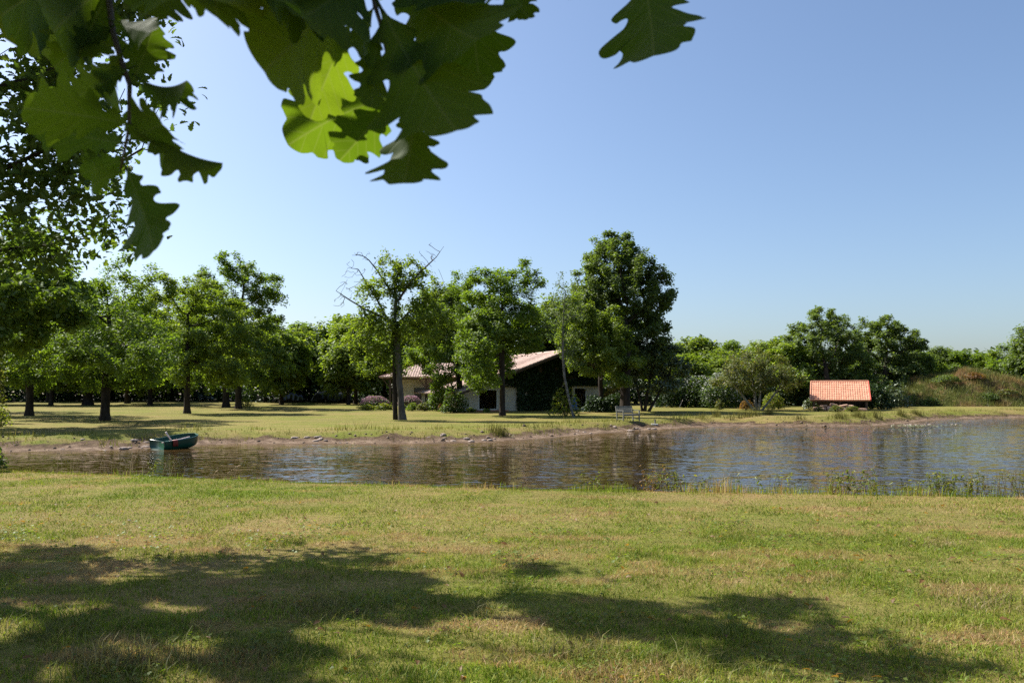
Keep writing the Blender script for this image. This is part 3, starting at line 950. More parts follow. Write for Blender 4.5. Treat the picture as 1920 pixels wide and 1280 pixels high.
# ivy over the gable
def ivy_patch(name, label, rects, parent_xf, n, seed, leaf=0.17):
    r = np.random.default_rng(seed)
    pts = []
    for x0, x1, z0, z1, dens in rects:
        k = int(n * dens)
        x = r.uniform(x0, x1, k); z = z0 + (z1 - z0) * r.random(k)
        edge = noise3(x * 1.3, z * 1.3, 0.3, seed)
        q = np.stack([x, -0.08 - 0.28 * r.random(k) * (0.4 + edge), z], 1)
        pts.append(q[(edge > 0.2) & (z < np.array([gtop(t) for t in x]) - 0.25)])
    C = np.concatenate(pts)
    v, f, t = quad_leaves(C, leaf, 0.1, seed, outward=np.repeat([[0, -1.5, 0.3]], len(C), 0))
    e = thing(name, label, 'ivy', parent_xf.location, parent_xf.rotation_euler[2])
    link_mesh('leaves', np_mesh('ivy_leaves', v, f, 3, False, {'tint': t}), M['ivy'], e)
    mb = MB()
    for x in np.linspace(rects[0][0] + 0.3, rects[0][1] - 0.3, 6):
        ptsl = [(x + 0.25 * math.sin(3 * z + x), -0.05, z) for z in np.linspace(-0.1, min(3.4, gtop(x) - 0.6), 9)]
        mb.tube(ptsl, [0.03 - 0.0025 * i for i in range(9)], 5)
    mb.build('stems', M['bark'], e)
ivy_patch('climbing_ivy', 'dark ivy covering the shaded gable wall of the farmhouse', [(5.2, 10.9, 0.0, 5.2, 0.9), (3.4, 10.9, 2.1, 5.2, 0.35), (10.9, 14.2, 2.3, 4.6, 0.4)], house, 15000, 61, 0.19)

# blue board leaning by the door
bpos = house.matrix_basis @ Vector((10.95, -0.5, 0.55))
bb = MB()
bb.add([(-0.33, 0, -0.5), (0.33, 0, -0.5), (0.38, 0, 0.1), (0.24, 0, 0.62), (-0.12, 0, 0.7), (-0.36, 0, 0.3), (-0.33, 0.05, -0.5), (0.33, 0.05, -0.5), (0.38, 0.05, 0.1), (0.24, 0.05, 0.62), (-0.12, 0.05, 0.7), (-0.36, 0.05, 0.3)],
       [(0, 1, 2, 3, 4, 5), (11, 10, 9, 8, 7, 6)] + [(i, (i + 1) % 6 + 0, (i + 1) % 6 + 6, i + 6) for i in range(6)])
bo = bb.build('blue_board', M['blue'], bevel=0.01)
bo.location = bpos; bo.rotation_euler = (math.radians(-12), 0, PSI)
tag(bo, 'blue board leaning against the gable wall beside the birch', 'board')

# ================================================================== SHED
sl_, sr_ = P(1520, 751, 74.0), P(1626, 751, 74.0)
tl_, tr_ = P(1521, 717, 78.0), P(1614, 717, 78.0)
sb = hz(sl_[0] + 2.5, 75)
SROT = -math.atan2(sl_[0] + 2.5, 75.0)
shed = thing('wood_shed', 'low open shed with bright orange tiled roof by the pond', 'shed', (sl_[0], 74.0, sb), SROT)
off = np.array([sl_[0], 74.0, sb])
ze, zr_ = sl_[2] - sb, tl_[2] - sb
SW = (sr_[0] - sl_[0]) * 0.96
tiled_roof('roof', shed, (0, 0, ze), (SW, 0, 0), (0, 4.0, zr_ - ze), M['tile_shed'], tile=0.2, course=0.42, amp=0.02)
tiled_roof('roof', shed, (SW, 8.0, ze), (-SW, 0, 0), (0, -4.0, zr_ - ze), M['tile_shed'], tile=0.2, course=0.42, amp=0.02)
for xx, vm in ((-0.03, 'tile_shed'), (SW + 0.04, 'tile_edge')):
    MB().bar((xx, -0.03, ze + 0.05), (xx, 4.0, zr_ + 0.07), 0.10, 0.16).build('verge', M[vm], shed)
MB().tube([(-0.05, 4.0, zr_ + 0.1), (SW + 0.05, 4.0, zr_ + 0.1)], 0.09, 8).build('ridge', M['tile_shed'], shed)
for xx in (0.25, SW / 2, SW - 0.25):
    MB().box((xx, 0.35, ze / 2 - 0.07), (0.07, 0.07, ze / 2 + 0.13)).build('post', M['timber'], shed)
    MB().box((xx, 3.9, zr_ / 2 - 0.1), (0.07, 0.07, zr_ / 2)).build('post', M['timber'], shed)
MB().box((SW / 2, 0.3, ze + 0.0), (SW / 2 - 0.05, 0.06, 0.07)).build('eave_beam', M['timber'], shed)
MB().box((SW / 2, 6.5, ze / 2), (SW / 2 - 0.1, 0.05, ze / 2 + 0.1)).build('back_boards', M['timber'], shed)
for xx in (0.12, SW - 0.12):
    MB().box((xx, 5.2, ze / 2), (0.03, 1.28, ze / 2 + 0.06)).build('side_boards', M['timber'], shed)
# things stacked under it
stack = [(0.75, 0.45, 0.0, 0.55, 0.30, 0.34, 4, 'long red clay block lying at the left end under the shed roof'),
         (1.05, 0.42, 0.36, 0.36, 0.2, 0.14, -6, 'pale red slab on top of the long clay block under the shed'),
         (1.75, 0.5, 0.0, 0.42, 0.3, 0.42, 8, 'squat clay block standing in the middle under the shed'),
         (1.95, 0.5, 0.44, 0.30, 0.2, 0.22, 14, 'square brick chunk on the middle block under the shed'),
         (2.75, 0.35, 0.0, 0.42, 0.22, 0.18, -4, 'lowest of three stacked split logs right of the shed centre'),
         (2.80, 0.4, 0.20, 0.40, 0.22, 0.16, 6, 'middle of three stacked split logs right of the shed centre'),
         (2.75, 0.42, 0.40, 0.42, 0.2, 0.16, -10, 'tilted top one of three stacked split logs in the shed'),
         (3.35, 0.5, 0.0, 0.28, 0.26, 0.55, 5, 'upright brown chunk of timber near the right half of the shed'),
         (4.35, 0.3, 0.0, 0.34, 0.24, 0.26, 16, 'rusty block by the right hand end of the shed')]
for i, (x, y, z, lx, ly, lz, tl, lab) in enumerate(stack):
    r = random.Random(i)
    nseg = 10
    v, f = [], []
    for s in range(7):
        t = s / 6 * 2 - 1
        for k in range(nseg):
            a = 2 * math.pi * k / nseg
            e = 0.55
            cx = math.copysign(abs(math.cos(a)) ** e, math.cos(a)); cz = math.copysign(abs(math.sin(a)) ** e, math.sin(a))
            j = 1 + r.uniform(-0.09, 0.06) - (0.1 if s in (0, 6) else 0)
            v.append((t * lx, cx * ly * j, lz / 2 + cz * lz / 2 * j))
    f = [(s * nseg + k, s * nseg + (k + 1) % nseg, (s + 1) * nseg + (k + 1) % nseg, (s + 1) * nseg + k) for s in range(6) for k in range(nseg)]
    f += [tuple(range(nseg))[::-1], tuple(6 * nseg + k for k in range(nseg))]
    ob = MB().add(v, f).build('log_chunk' if 'log' in lab or 'timber' in lab else 'clay_block', M['log'])
    gx_, gy_ = off[0] + x * math.cos(SROT) - (y - 0.75) * math.sin(SROT), off[1] + x * math.sin(SROT) + (y - 0.75) * math.cos(SROT)
    ob.location = (gx_, gy_, hz(gx_, gy_) + z); ob.rotation_euler = (0, math.radians(tl if z > 0 else tl * 0.2), SROT + math.radians(tl))
    tag(ob, lab, 'log' if ob.name.startswith('log') else 'block', 'things stored under the orange roofed shed')

# ================================================================== BENCH
bp_ = G(1178, 789)
bench = thing('garden_bench', 'weathered wooden garden bench on the far lawn facing the pond', 'bench', bp_, math.radians(36))
BWd, BD, SH, BH = 0.68, 0.55, 0.42, 0.92
for sx in (-1, 1):
    MB().bar((sx * BWd, -BD / 2, -0.02), (sx * BWd, -BD / 2, 0.62), 0.065, 0.065).build('leg', M['grey_wood'], bench, bevel=0.006)
    MB().bar((sx * BWd, BD / 2, -0.02), (sx * BWd, BD / 2 + 0.03, 0.45), 0.065, 0.065).add(*[[], []]).build('leg', M['grey_wood'], bench, bevel=0.006)
    MB().bar((sx * BWd, BD / 2 + 0.03, 0.45), (sx * BWd, BD / 2 + 0.13, BH), 0.06, 0.06).build('back_post', M['grey_wood'], bench, bevel=0.006)
    MB().bar((sx * BWd, -BD / 2 - 0.05, 0.64), (sx * BWd, BD / 2 + 0.05, 0.66), 0.075, 0.035).build('armrest', M['grey_wood'], bench, bevel=0.006)
    MB().bar((sx * BWd, -BD / 2, 0.12), (sx * BWd, BD / 2, 0.12), 0.05, 0.04).build('side_rail', M['grey_wood'], bench)
for i in range(6):
    MB().box((0, -BD / 2 + 0.02 + i * 0.098, SH), (BWd - 0.035, 0.042, 0.014)).build('seat_slat', M['grey_wood'], bench)
MB().box((0, -BD / 2, SH - 0.06), (BWd - 0.035, 0.02, 0.04)).build('apron', M['grey_wood'], bench)
MB().bar((-BWd + 0.03, BD / 2 + 0.125, BH - 0.03), (BWd - 0.03, BD / 2 + 0.125, BH - 0.03), 0.04, 0.07).build('top_rail', M['grey_wood'], bench)
MB().bar((-BWd + 0.03, BD / 2 + 0.045, SH + 0.1), (BWd - 0.03, BD / 2 + 0.045, SH + 0.1), 0.04, 0.05).build('lower_rail', M['grey_wood'], bench)
for i in range(15):
    xx = -BWd + 0.09 + i * (2 * BWd - 0.18) / 14
    MB().bar((xx, BD / 2 + 0.047, SH + 0.12), (xx, BD / 2 + 0.12, BH - 0.06), 0.06, 0.016).build('back_slat', M['grey_wood'], bench)

# small drain post on a pale slab, leaning stake
q = G(1227, 797)
e = thing('bank_post', 'short grey post on a pale slab at the edge of the sandy bank', 'post', q)
s_ = MB()
s_.add([(-0.24, -0.14, 0), (0.22, -0.17, 0), (0.27, 0.12, 0), (-0.2, 0.16, 0), (-0.21, -0.11, 0.09), (0.2, -0.14, 0.07), (0.23, 0.1, 0.08), (-0.17, 0.13, 0.1)],
       [(3, 2, 1, 0), (4, 5, 6, 7), (0, 1, 5, 4), (1, 2, 6, 5), (2, 3, 7, 6), (3, 0, 4, 7)])
s_.build('slab', M['concrete'], e, bevel=0.02)
MB().tube([(0.05, 0.06, 0.02), (0.055, 0.06, 0.3), (0.06, 0.06, 0.36)], [0.045, 0.045, 0.06], 10).build('post', M['post'], e)
q = G(1273, 764)
st_ = MB().tube([(0, 0, -0.1), (0.18, 0.0, 0.32), (0.42, 0.02, 0.78)], [0.035, 0.032, 0.026], 8).build('wooden_stake', M['oar'])
st_.location = q
tag(st_, 'pale thin stake leaning in the grass before the dark hedge', 'stake')

# ================================================================== BOAT
def build_boat():
    r0 = water_pt(294, 842)
    b = thing('rowing_dinghy', 'small dark green plastic dinghy pulled up on the sandy bank', 'boat', (r0[0], r0[1], WATER_Z - 0.05), math.radians(38))
    n, m = 19, 13
    LB = 2.35
    def sec(t, inset=0.0):
        w = 0.62 * (0.90 + 0.18 * math.sin(t * 2.2)) * (1 - max(0, (t - 0.55) / 0.45) ** 2.4) ** 0.5 if t < 1 else 0.0
        w = max(w - inset, 0.004)
        rim = 0.42 + 0.14 * t ** 2
        keel = 0.0 + 0.22 * max(0, (t - 0.6) / 0.4) ** 2 + inset
        out = []
        for k in range(m):
            a = math.pi * (k / (m - 1)) - math.pi / 2
            sx, cz = math.sin(a), 1 - abs(math.cos(a)) ** 0.7
            out.append((t * LB - (inset if t > 0.95 else 0) + (inset if t < 0.05 else 0), -w * math.copysign(abs(sx) ** 0.55, sx), keel + (rim - keel) * cz ** 1.5))
        return out
    for nm, ins, mt in (('hull', 0.0, 'boat'), ('inner_hull', 0.045, 'boat_in')):
        v = [p for i in range(n) for p in sec(i / (n - 1), ins)]
        f = [(i * m + k, i * m + k + 1, (i + 1) * m + k + 1, (i + 1) * m + k) for i in range(n - 1) for k in range(m - 1)]
        f.append(tuple(range(m)))
        MB().add(v, f).build(nm, M[mt], b, smooth=True)
    rim = [sec(i / (n - 1), 0.022)[0] for i in range(n)] + [sec(i / (n - 1), 0.022)[-1] for i in range(n - 1, -1, -1)]
    rim = rim + [rim[0]]
    MB().tube(rim, 0.036, 8, cap=False).build('gunwale', M['boat'], b, smooth=True)
    MB().box((0.9, 0, 0.30), (0.14, 0.575, 0.02)).build('thwart', M['boat_in'], b)
    MB().box((0.19, 0, 0.30), (0.13, 0.53, 0.02)).build('stern_seat', M['boat_in'], b)
    b.rotation_euler = (math.radians(4), math.radians(-3), math.radians(60))
    b.scale = (0.74, 0.80, 0.86)
    bpy.context.view_layer.update()
    mw = b.matrix_world
    for pts, lab in (([(0.35, -0.50, 0.43), (0.9, -0.585, 0.475), (1.5, -0.56, 0.53)], 'pale wooden oar lying along the near rim of the green dinghy'),
                     ([(0.62, -0.35, 0.36), (0.45, -0.28, 0.62), (0.32, -0.22, 0.82)], 'pale wooden oar handle sticking up out of the green dinghy')):
        o = thing('oar', lab, 'oar', (0, 0, 0), 0, 'oars in the dinghy')
        w = [mw @ Vector(p) for p in pts]
        o.location = w[0]
        w = [p - w[0] for p in w]
        MB().tube(w, [0.03, 0.028, 0.03], 8).build('shaft', M['oar'], o, smooth=True)
        d = (w[0] - w[1]).normalized()
        MB().bar(w[0], w[0] + d * 0.3, 0.14, 0.02).build('blade', M['oar'], o)
    cl = MB()
    nn = 7
    v = []
    for i in range(nn):
        for j in range(5):
            x = 0.42 + 0.05 * i
            hang = [(-0.56, 0.475), (-0.655, 0.47), (-0.675, 0.38), (-0.665, 0.28), (-0.65, 0.2 + 0.02 * math.sin(i * 2))][j]
            v.append((x + 0.01 * math.sin(j * 2 + i), hang[0] - 0.012 * math.sin(i * 1.7 + j), hang[1]))
    f = [(i * 5 + j, i * 5 + j + 1, (i + 1) * 5 + j + 1, (i + 1) * 5 + j) for i in range(nn - 1) for j in range(4)]
    c = cl.add(v, f).build('red_cloth', M['bench_red'], smooth=True)
    sm = c.modifiers.new('thickness', 'SOLIDIFY'); sm.thickness = 0.008
    c.matrix_world = mw
    tag(c, 'dull red cloth hanging over the side of the green dinghy', 'cloth')
build_boat()

# ================================================================== FAR COVERED PILES
def covered_pile(name, label, cat, px, d, L, Hh, Dp, mat, seed, logs=True):
    q = at(px, d)
    e = thing(name, label, cat, q)
    nu, nv = 26, 16
    r = random.Random(seed)
    v = []
    for i in range(nu):
        for j in range(nv):
            u, w = i / (nu - 1) * 2 - 1, j / (nv - 1) * 2 - 1
            uu, ww = abs(u) ** 6, abs(w) ** 5
            z = Hh * (1 - 0.72 * max(uu, ww)) + 0.12 * math.sin(u * 5 + seed) + 0.07 * math.sin(u * 13 + w * 4) * (1 - max(uu, ww)) + 0.06 * math.sin(w * 9 + u * 7)
            v.append((u * L / 2, w * Dp / 2 + 0.05 * math.sin(u * 17) * ww, max(z, 0.25)))
    f = [(i * nv + j, (i + 1) * nv + j, (i + 1) * nv + j + 1, i * nv + j + 1) for i in range(nu - 1) for j in range(nv - 1)]
    MB().add(v, f).build('tarpaulin', M[mat], e, smooth=True)
    if logs:
        for i in range(9):
            for k in range(2):
                x = -L / 2 + 0.3 + i * (L - 0.6) / 8
                MB().tube([(x, -Dp / 2 + 0.12, 0.16 + k * 0.3), (x + 0.02, Dp / 2 - 0.12, 0.16 + k * 0.3)], 0.145, 8).build('log', M['bark'], e)
covered_pile('wood_pile', 'long wood pile under a shiny black tarpaulin by the trees', 'wood pile', 622, 104, 5.0, 1.5, 1.6, 'tarp', 3)
covered_pile('covered_heap', 'black covered heap left of the long tarpaulin wood pile', 'heap', 551, 106, 3.2, 1.35, 1.8, 'tarp', 8)
covered_pile('white_covered_heap', 'white sheet over a low heap far behind the park oaks', 'heap', 386, 118, 2.4, 1.15, 1.2, 'white_sheet', 5, False)

# ================================================================== TREES
def tree_px(name, label, bpx, bpy_, spec, seed, trunk_top_px, cat='tree', d=None, **kw):
    base = G(bpx, bpy_) if d is None else at(bpx, d)
    dd = base[1]
    ells = px_crown(base, dd, spec)
    tt = P(trunk_top_px[0], trunk_top_px[1], dd)
    top = (tt[0] - base[0], 0.0, tt[2] - base[2])
    return make_tree(name, label, cat, base, top, ells, seed, **kw)

PARK = 'oaks of the park lawn on the left bank'
tree_px('oak_tree', 'park oak with thick dark trunk near the left edge of the lawn', 55, 779,
        [(50, 610, 120, 120, 0, 4.2), (-20, 570, 100, 90, 1, 3.6), (115, 640, 70, 80, -1, 3), (55, 695, 120, 45, 0, 4), (60, 640, 115, 75, -5.5, 4), (20, 600, 90, 60, -5, 3.5), (75, 650, 110, 60, -7.5, 3.6)], 101, (60, 620), n_att=520, n_leaf=35400, trunk_r=0.26, leaf=0.189, group=PARK)
tree_px('oak_tree', 'nearest park oak, standing on the bank just left of the green dinghy', 197, 788,
        [(195, 600, 105, 110, 0, 4.0), (240, 530, 62, 66, 0, 2.6), (120, 660, 80, 62, -1, 3), (275, 660, 62, 70, 0, 3), (160, 540, 60, 55, 0.5, 2.5), (200, 700, 120, 42, 0, 3.6), (215, 645, 115, 70, -6, 4), (170, 590, 80, 60, -5, 3), (235, 655, 110, 55, -7.5, 3.6)], 102, (200, 580),
        n_att=600, n_leaf=40120, trunk_r=0.27, leaf=0.171, group=PARK)
tree_px('oak_tree', 'light green park oak with slim trunk behind and right of the dinghy', 351, 775,
        [(370, 610, 92, 92, 0, 4.2), (440, 640, 60, 70, -1, 3.0), (320, 560, 52, 55, 0, 3), (390, 695, 95, 40, 0, 3.4)], 103, (350, 590),
        n_att=520, n_leaf=35400, trunk_r=0.24, leaf=0.198, leafmat='oak_light', group=PARK)
tree_px('oak_tree', 'tallest park oak, highest crown above the left tree group', 447, 766,
        [(440, 590, 92, 118, 0, 5), (430, 510, 58, 42, 0, 3), (505, 560, 40, 60, 0, 3), (490, 670, 62, 62, 0, 4), (455, 712, 90, 34, 0, 4)], 104, (446, 560),
        n_att=600, n_leaf=40120, trunk_r=0.3, leaf=0.225, group=PARK)
tree_px('oak_tree', 'park oak with leaning dark trunk just left of the tallest oak', 424, 763,
        [(400, 640, 85, 80, 2, 4), (345, 600, 60, 60, 2, 3), (400, 705, 90, 36, 2, 4)], 105, (423, 640), n_att=380, n_leaf=25960, trunk_r=0.34, leaf=0.225, group=PARK)
tree_px('oak_tree', 'broad dark trunked park oak between the two nearest oaks', 165, 759,
        [(150, 610, 130, 90, 1, 5), (90, 650, 90, 70, 1, 4), (230, 650, 70, 60, 1, 4), (160, 705, 130, 36, 1, 4)], 106, (166, 640), n_att=460, n_leaf=28320, trunk_r=0.5, leaf=0.234, leafmat='deep', group=PARK)
tree_px('oak_tree', 'slender park oak seen right of the nearest oak trunk', 239, 756,
        [(255, 640, 75, 75, 0, 4.5), (300, 570, 60, 50, 0, 4), (270, 705, 80, 36, 0, 4)], 107, (240, 640), n_att=360, n_leaf=25960, trunk_r=0.3, leaf=0.252, group=PARK)
tree_px('oak_tree', 'park oak half hidden behind the dark crown at the left edge', -45, 772,
        [(-50, 590, 110, 130, 0, 4.5)], 108, (-45, 600), n_att=300, n_leaf=18880, trunk_r=0.28, leaf=0.216, leafmat='deep', group=PARK)

q = np.array([-26.6, 38.6, hz(-26.6, 38.6)])
make_tree('oak_tree', 'dark oak crown hanging in at the left edge before the park oaks', 'tree', q, (0.2, 0, 7.0), [((0.6, 0, 6.4), (5.4, 4.4, 3.0)), ((3.0, -1.5, 5.6), (3.6, 3.0, 2.0)), ((0, 0.5, 9.0), (3.4, 3.0, 2.0))], 109,
          n_att=520, n_leaf=26000, leaf=0.24, trunk_r=0.3, group=PARK)
# middle group round the house
tree_px('oak_tree', 'leafy oak with forked dark trunk in front of the house', 862, 770,
        [(850, 590, 62, 92, 0, 3.2), (800, 640, 52, 60, 0, 3), (905, 660, 55, 70, -0.5, 3), (845, 700, 62, 42, -1, 2.5)], 111, (862, 600),
        n_att=520, n_leaf=35400, leaf=0.198, stems=None, trunk_r=0.28)
tree_px('oak_tree', 'round crowned oak with single dark trunk before the glazed door', 942, 779,
        [(940, 600, 82, 90, 0, 3.6), (900, 650, 60, 70, 0, 3), (992, 620, 45, 50, 0, 2.6), (985, 520, 38, 36, 0, 2), (915, 540, 50, 45, 0, 2.4), (912, 705, 52, 36, 0, 2.8), (905, 660, 55, 50, -2, 3)], 112, (942, 570),
        n_att=600, n_leaf=40120, leaf=0.180, trunk_r=0.21)
tree_px('tall_tree', 'tallest dense dark tree rising behind the farmhouse gable', 1172, 774,
        [(1160, 540, 84, 92, 3, 5.0), (1150, 478, 55, 45, 3, 3.5), (1205, 600, 52, 66, 3, 4), (1120, 530, 50, 60, 3, 4), (1190, 660, 72, 52, 3, 4), (1215, 560, 50, 62, 3, 4), (1108, 570, 52, 56, 3, 4), (1165, 500, 66, 50, 3, 4.2)], 113, (1172, 620),
        n_att=1100, n_leaf=68440, leaf=0.225, D=0.45, kill=0.6, gap=0.26, leafmat='wood_leaf', trunk_r=0.42)
tree_px('leafy_tree', 'mid green tree overhanging the right end of the farmhouse roof', 1128, 772,
        [(1115, 640, 78, 72, -4, 3.6), (1085, 605, 46, 55, -4, 3), (1165, 680, 46, 46, -4, 2.6), (1140, 590, 45, 40, -3, 2.8)], 114, (1126, 690),
        n_att=460, n_leaf=30680, leaf=0.198, gap=0.34, trunk_r=0.2, leafmat='oak_light')
base = G(1208, 771)
dd = base[1]
ell = px_crown(base, dd, [(1220, 665, 62, 44, 0, 2.6), (1180, 690, 34, 34, 0, 2), (1262, 690, 38, 42, 0, 2.4), (1240, 720, 46, 24, 0.5, 2.2)])
def loc(px, py, dy=0):
    q = P(px, py, dd + dy); return (q[0] - base[0], dy, q[2] - base[2])
make_tree('magnolia_tree', 'grey green magnolia with several stems right of the bench', 'tree', base, None, ell, 115, leafmat='magnolia', n_att=420, D=0.3, kill=0.42, leaf=0.180, n_leaf=17700, spread=0.2,
          stems=[((-0.15, 0, -0.1), loc(1190, 700, 0.4), 0.10), ((0.05, 0.1, -0.1), loc(1222, 690, -0.3), 0.13), ((0.35, 0, -0.1), loc(1255, 700, 0.3), 0.11)], barkmat='bark', gap=0.33)
base = G(1421, 769); dd = base[1]
ell = px_crown(base, dd, [(1420, 700, 78, 38, 0, 3.2), (1400, 678, 50, 28, 0, 2.4), (1465, 715, 42, 28, 0, 2.2), (1365, 715, 32, 26, 0, 2)])
make_tree('multi_stem_tree', 'spreading olive brown tree with many grey stems left of the shed', 'tree', base, None, ell, 116, leafmat='olive', n_att=420, D=0.3, kill=0.42, leaf=0.153, n_leaf=17700, spread=0.22,
          stems=[((-0.3, 0, -0.1), loc(1375, 718), 0.11), ((-0.1, 0.15, -0.1), loc(1410, 700, 0.5), 0.12), ((0.05, -0.1, -0.1), loc(1430, 705, -0.4), 0.10), ((0.3, 0, -0.1), loc(1468, 722, 0.2), 0.09)],
          barkmat='pale_bark', gap=0.36)
tree_px('dense_tree', 'big dense green tree directly behind the orange roofed shed', 1548, 764,
        [(1545, 670, 78, 82, 4, 5), (1550, 605, 46, 32, 4, 3), (1505, 660, 45, 60, 4, 4), (1590, 700, 50, 60, 4, 4), (1540, 730, 80, 34, 3, 4)], 117, (1548, 690),
        n_att=1000, n_leaf=56640, leaf=0.243, D=0.5, kill=0.62, gap=0.16, leafmat='wood_leaf', trunk_r=0.35, d=90)
tree_px('dense_tree', 'broad green tree between the shed and the earth mound', 1660, 762,
        [(1665, 665, 74, 66, 4, 5), (1650, 622, 48, 34, 4, 3), (1705, 685, 40, 44, 4, 4), (1640, 715, 70, 44, 2, 4)], 118, (1660, 690),
        n_att=950, n_leaf=51920, leaf=0.252, D=0.5, kill=0.62, gap=0.16, leafmat='wood_leaf', trunk_r=0.35, d=96)

# the half bare oak with ivied double trunk on the bank
base = G(752, 787); dd = base[1]
ba = thing('half_bare_oak', 'sparse oak with bare grey twigs and two trunks on the far bank', 'tree', base)
ell = px_crown(base, dd, [(745, 520, 40, 46, 0, 1.6), (705, 545, 34, 34, 0, 1.4), (795, 540, 36, 40, 0, 1.4), (745, 600, 70, 36, 0, 2.0), (800, 620, 60, 40, 0, 2), (690, 630, 50, 36, 0, 2), (720, 670, 70, 40, 0.5, 2)])
att = crown_points(ell, 380, 131, 0.46, 0.7)
bare_e = px_crown(base, dd, [(655, 535, 34, 40, 0, 1.6), (680, 500, 36, 36, 0, 1.5), (805, 488, 38, 32, 0, 1.4), (745, 484, 36, 22, 0, 1.2), (635, 560, 24, 22, 0, 1), (700, 520, 40, 40, 0, 1.3)])
attb = crown_points(bare_e, 300, 132, 0.36, 1.2)
t1 = trunk_line((0.1, 0, -0.2), loc(742, 605), 16, 0.03, 133)
t1 = np.concatenate([t1, trunk_line(t1[-1], loc(744, 500), 9, 0.02, 134)[1:]])
def limb(*pp):
    pts = [np.array(loc(a, b, c)) for a, b, c in pp]
    out = []
    for a, b in zip(pts[:-1], pts[1:]):
        k = max(2, int(np.linalg.norm(b - a) / 0.32))
        out += [a + (b - a) * q / k for q in range(1, k + 1)]
    return out
st0 = (742, 612, 0)
limbs = [(14, limb(st0, (722, 590, 0.2), (706, 560, 0.4), (690, 535, 0.5), (672, 505, 0.6))), (13, limb(st0, (712, 592, -0.3), (685, 580, -0.5), (655, 562, -0.7), (630, 545, -0.8))),
         (14, limb(st0, (764, 588, 0.3), (786, 570, 0.5), (812, 560, 0.7), (838, 545, 0.8))), (18, limb((743, 570, 0), (765, 535, -0.3), (790, 508, -0.5), (818, 482, -0.6), (832, 462, -0.6))),
         (19, limb((743, 560, 0), (722, 530, 0.3), (708, 508, 0.5), (692, 488, 0.6)))]
N, par = grow(np.concatenate([att, attb]), t1, 0.26, 0.36, 135, limbs=limbs, trop=0.15)
R, kids = radii(N, par, 0.010, 0.20)
fl = np.ones(len(N)); fl[:len(t1)] += 0.6 * np.exp(-np.maximum(N[:len(t1), 2], 0) / 0.4)
link_mesh('trunk', wood_mesh('trunk', N, par, R * fl, 0.0), M['mid_bark'], ba)
db = np.min([np.linalg.norm((N - np.array(e[0])) / np.array(e[1]), axis=1) for e in bare_e], axis=0)
dl = np.min([np.linalg.norm((N - np.array(e[0])) / np.array(e[1]), axis=1) for e in ell], axis=0)
s = (R < 0.06) & (dl < 1.15) & (dl < db + 0.3)
cnt = np.random.default_rng(1).poisson(17000 / s.sum(), s.sum())
C = np.repeat(N[s], cnt, 0); C = C + rng.normal(0, 0.17, C.shape)
v, f, t = quad_leaves(C, 0.17, 0.5, 136)
link_mesh('crown', np_mesh('crown', v, f, 3, False, {'tint': t}), M['oak_light'], ba)
# ivy sleeve up the trunk
ti = np.repeat(t1[9:], 130, 0)
ang_ = rng.uniform(0, 2 * math.pi, len(ti)); rr_ = 0.16 + 0.14 * rng.random(len(ti))
C = ti + np.stack([np.cos(ang_) * rr_, np.sin(ang_) * rr_, rng.normal(0, 0.18, len(ti))], 1)
v, f, t = quad_leaves(C, 0.13, 0.2, 137, outward=unit(C - ti))
link_mesh('ivy', np_mesh('ivy', v, f, 3, False, {'tint': t}), M['oak'], ba)
# second trunk
sb2 = trunk_line((-0.42, 0.4, -0.2), loc(738, 600, 0.2), 12, 0.02, 139)
MB().tube([tuple(p) for p in sb2], [0.17 - 0.006 * i for i in range(12)], 9).build('second_trunk', M['bark'], ba, smooth=True)

# leaning birch
base = G(1076, 782); dd = base[1]
bi = thing('leaning_birch', 'thin pale birch with nearly bare twigs leaning before the house', 'tree', base)
tp = [loc(1076, 785), loc(1066, 745), loc(1058, 705), loc(1055, 660), loc(1056, 600), loc(1060, 545)]
tline = np.concatenate([np.linspace(tp[i], tp[i + 1], 6)[:-1] for i in range(5)] + [[tp[5]]])
att = crown_points(px_crown(base, dd, [(1058, 555, 26, 45, 0, 1.2), (1072, 610, 36, 60, 0, 1.5), (1045, 600, 30, 55, 0, 1.3), (1075, 670, 26, 30, 0, 1.0)]), 240, 141, 0.3, 0.9)
N, par = grow(att, tline, 0.22, 0.26, 142, trop=0.35)
R, kids = radii(N, par, 0.009, 0.09)
link_mesh('trunk', wood_mesh('trunk', N, par, R, 0.0), M['birch_bark'], bi)
s = (R < 0.03)
C = N[s][rng.integers(0, s.sum(), 3600)]; C = C + rng.normal(0, 0.16, C.shape)
v, f, t = quad_leaves(C, 0.12, 0.3, 143)
link_mesh('crown', np_mesh('crown', v, f, 3, False, {'tint': t}), M['birch_leaf'], bi)

# ------------------------------------------------------------------ woodland behind, from four prototypes
def proto(seed, hgt, rad, mat, n_att=300, leaf=0.36, low=0.25):
    e = [((0, 0, hgt * 0.62), (rad, rad, hgt * 0.34)), ((rad * 0.3, 0.2, hgt * 0.82), (rad * 0.55, rad * 0.55, hgt * 0.18)),
         ((-rad * 0.45, 0, hgt * 0.42), (rad * 0.75, rad * 0.7, hgt * 0.24)), ((rad * 0.5, -0.3, hgt * 0.38), (rad * 0.7, rad * 0.7, hgt * low))]
    return make_tree('wood_tree', 'x', 'tree', (0, 0, 0), (0.1, 0, hgt * 0.55), e, seed, leafmat=mat, n_att=n_att, D=0.62, kill=0.85, leaf=leaf, n_leaf=13000, spread=0.45, trunk_r=0.2, gap=0.30, gscale=0.4)
protos = [proto(201, 11.0, 3.6, 'oak'), proto(202, 9.5, 3.9, 'oak_light'), proto(203, 12.5, 3.4, 'wood_leaf'), proto(204, 8.0, 3.2, 'oak_light', 240)]
HP_ = [11.0, 9.5, 12.5, 8.0]
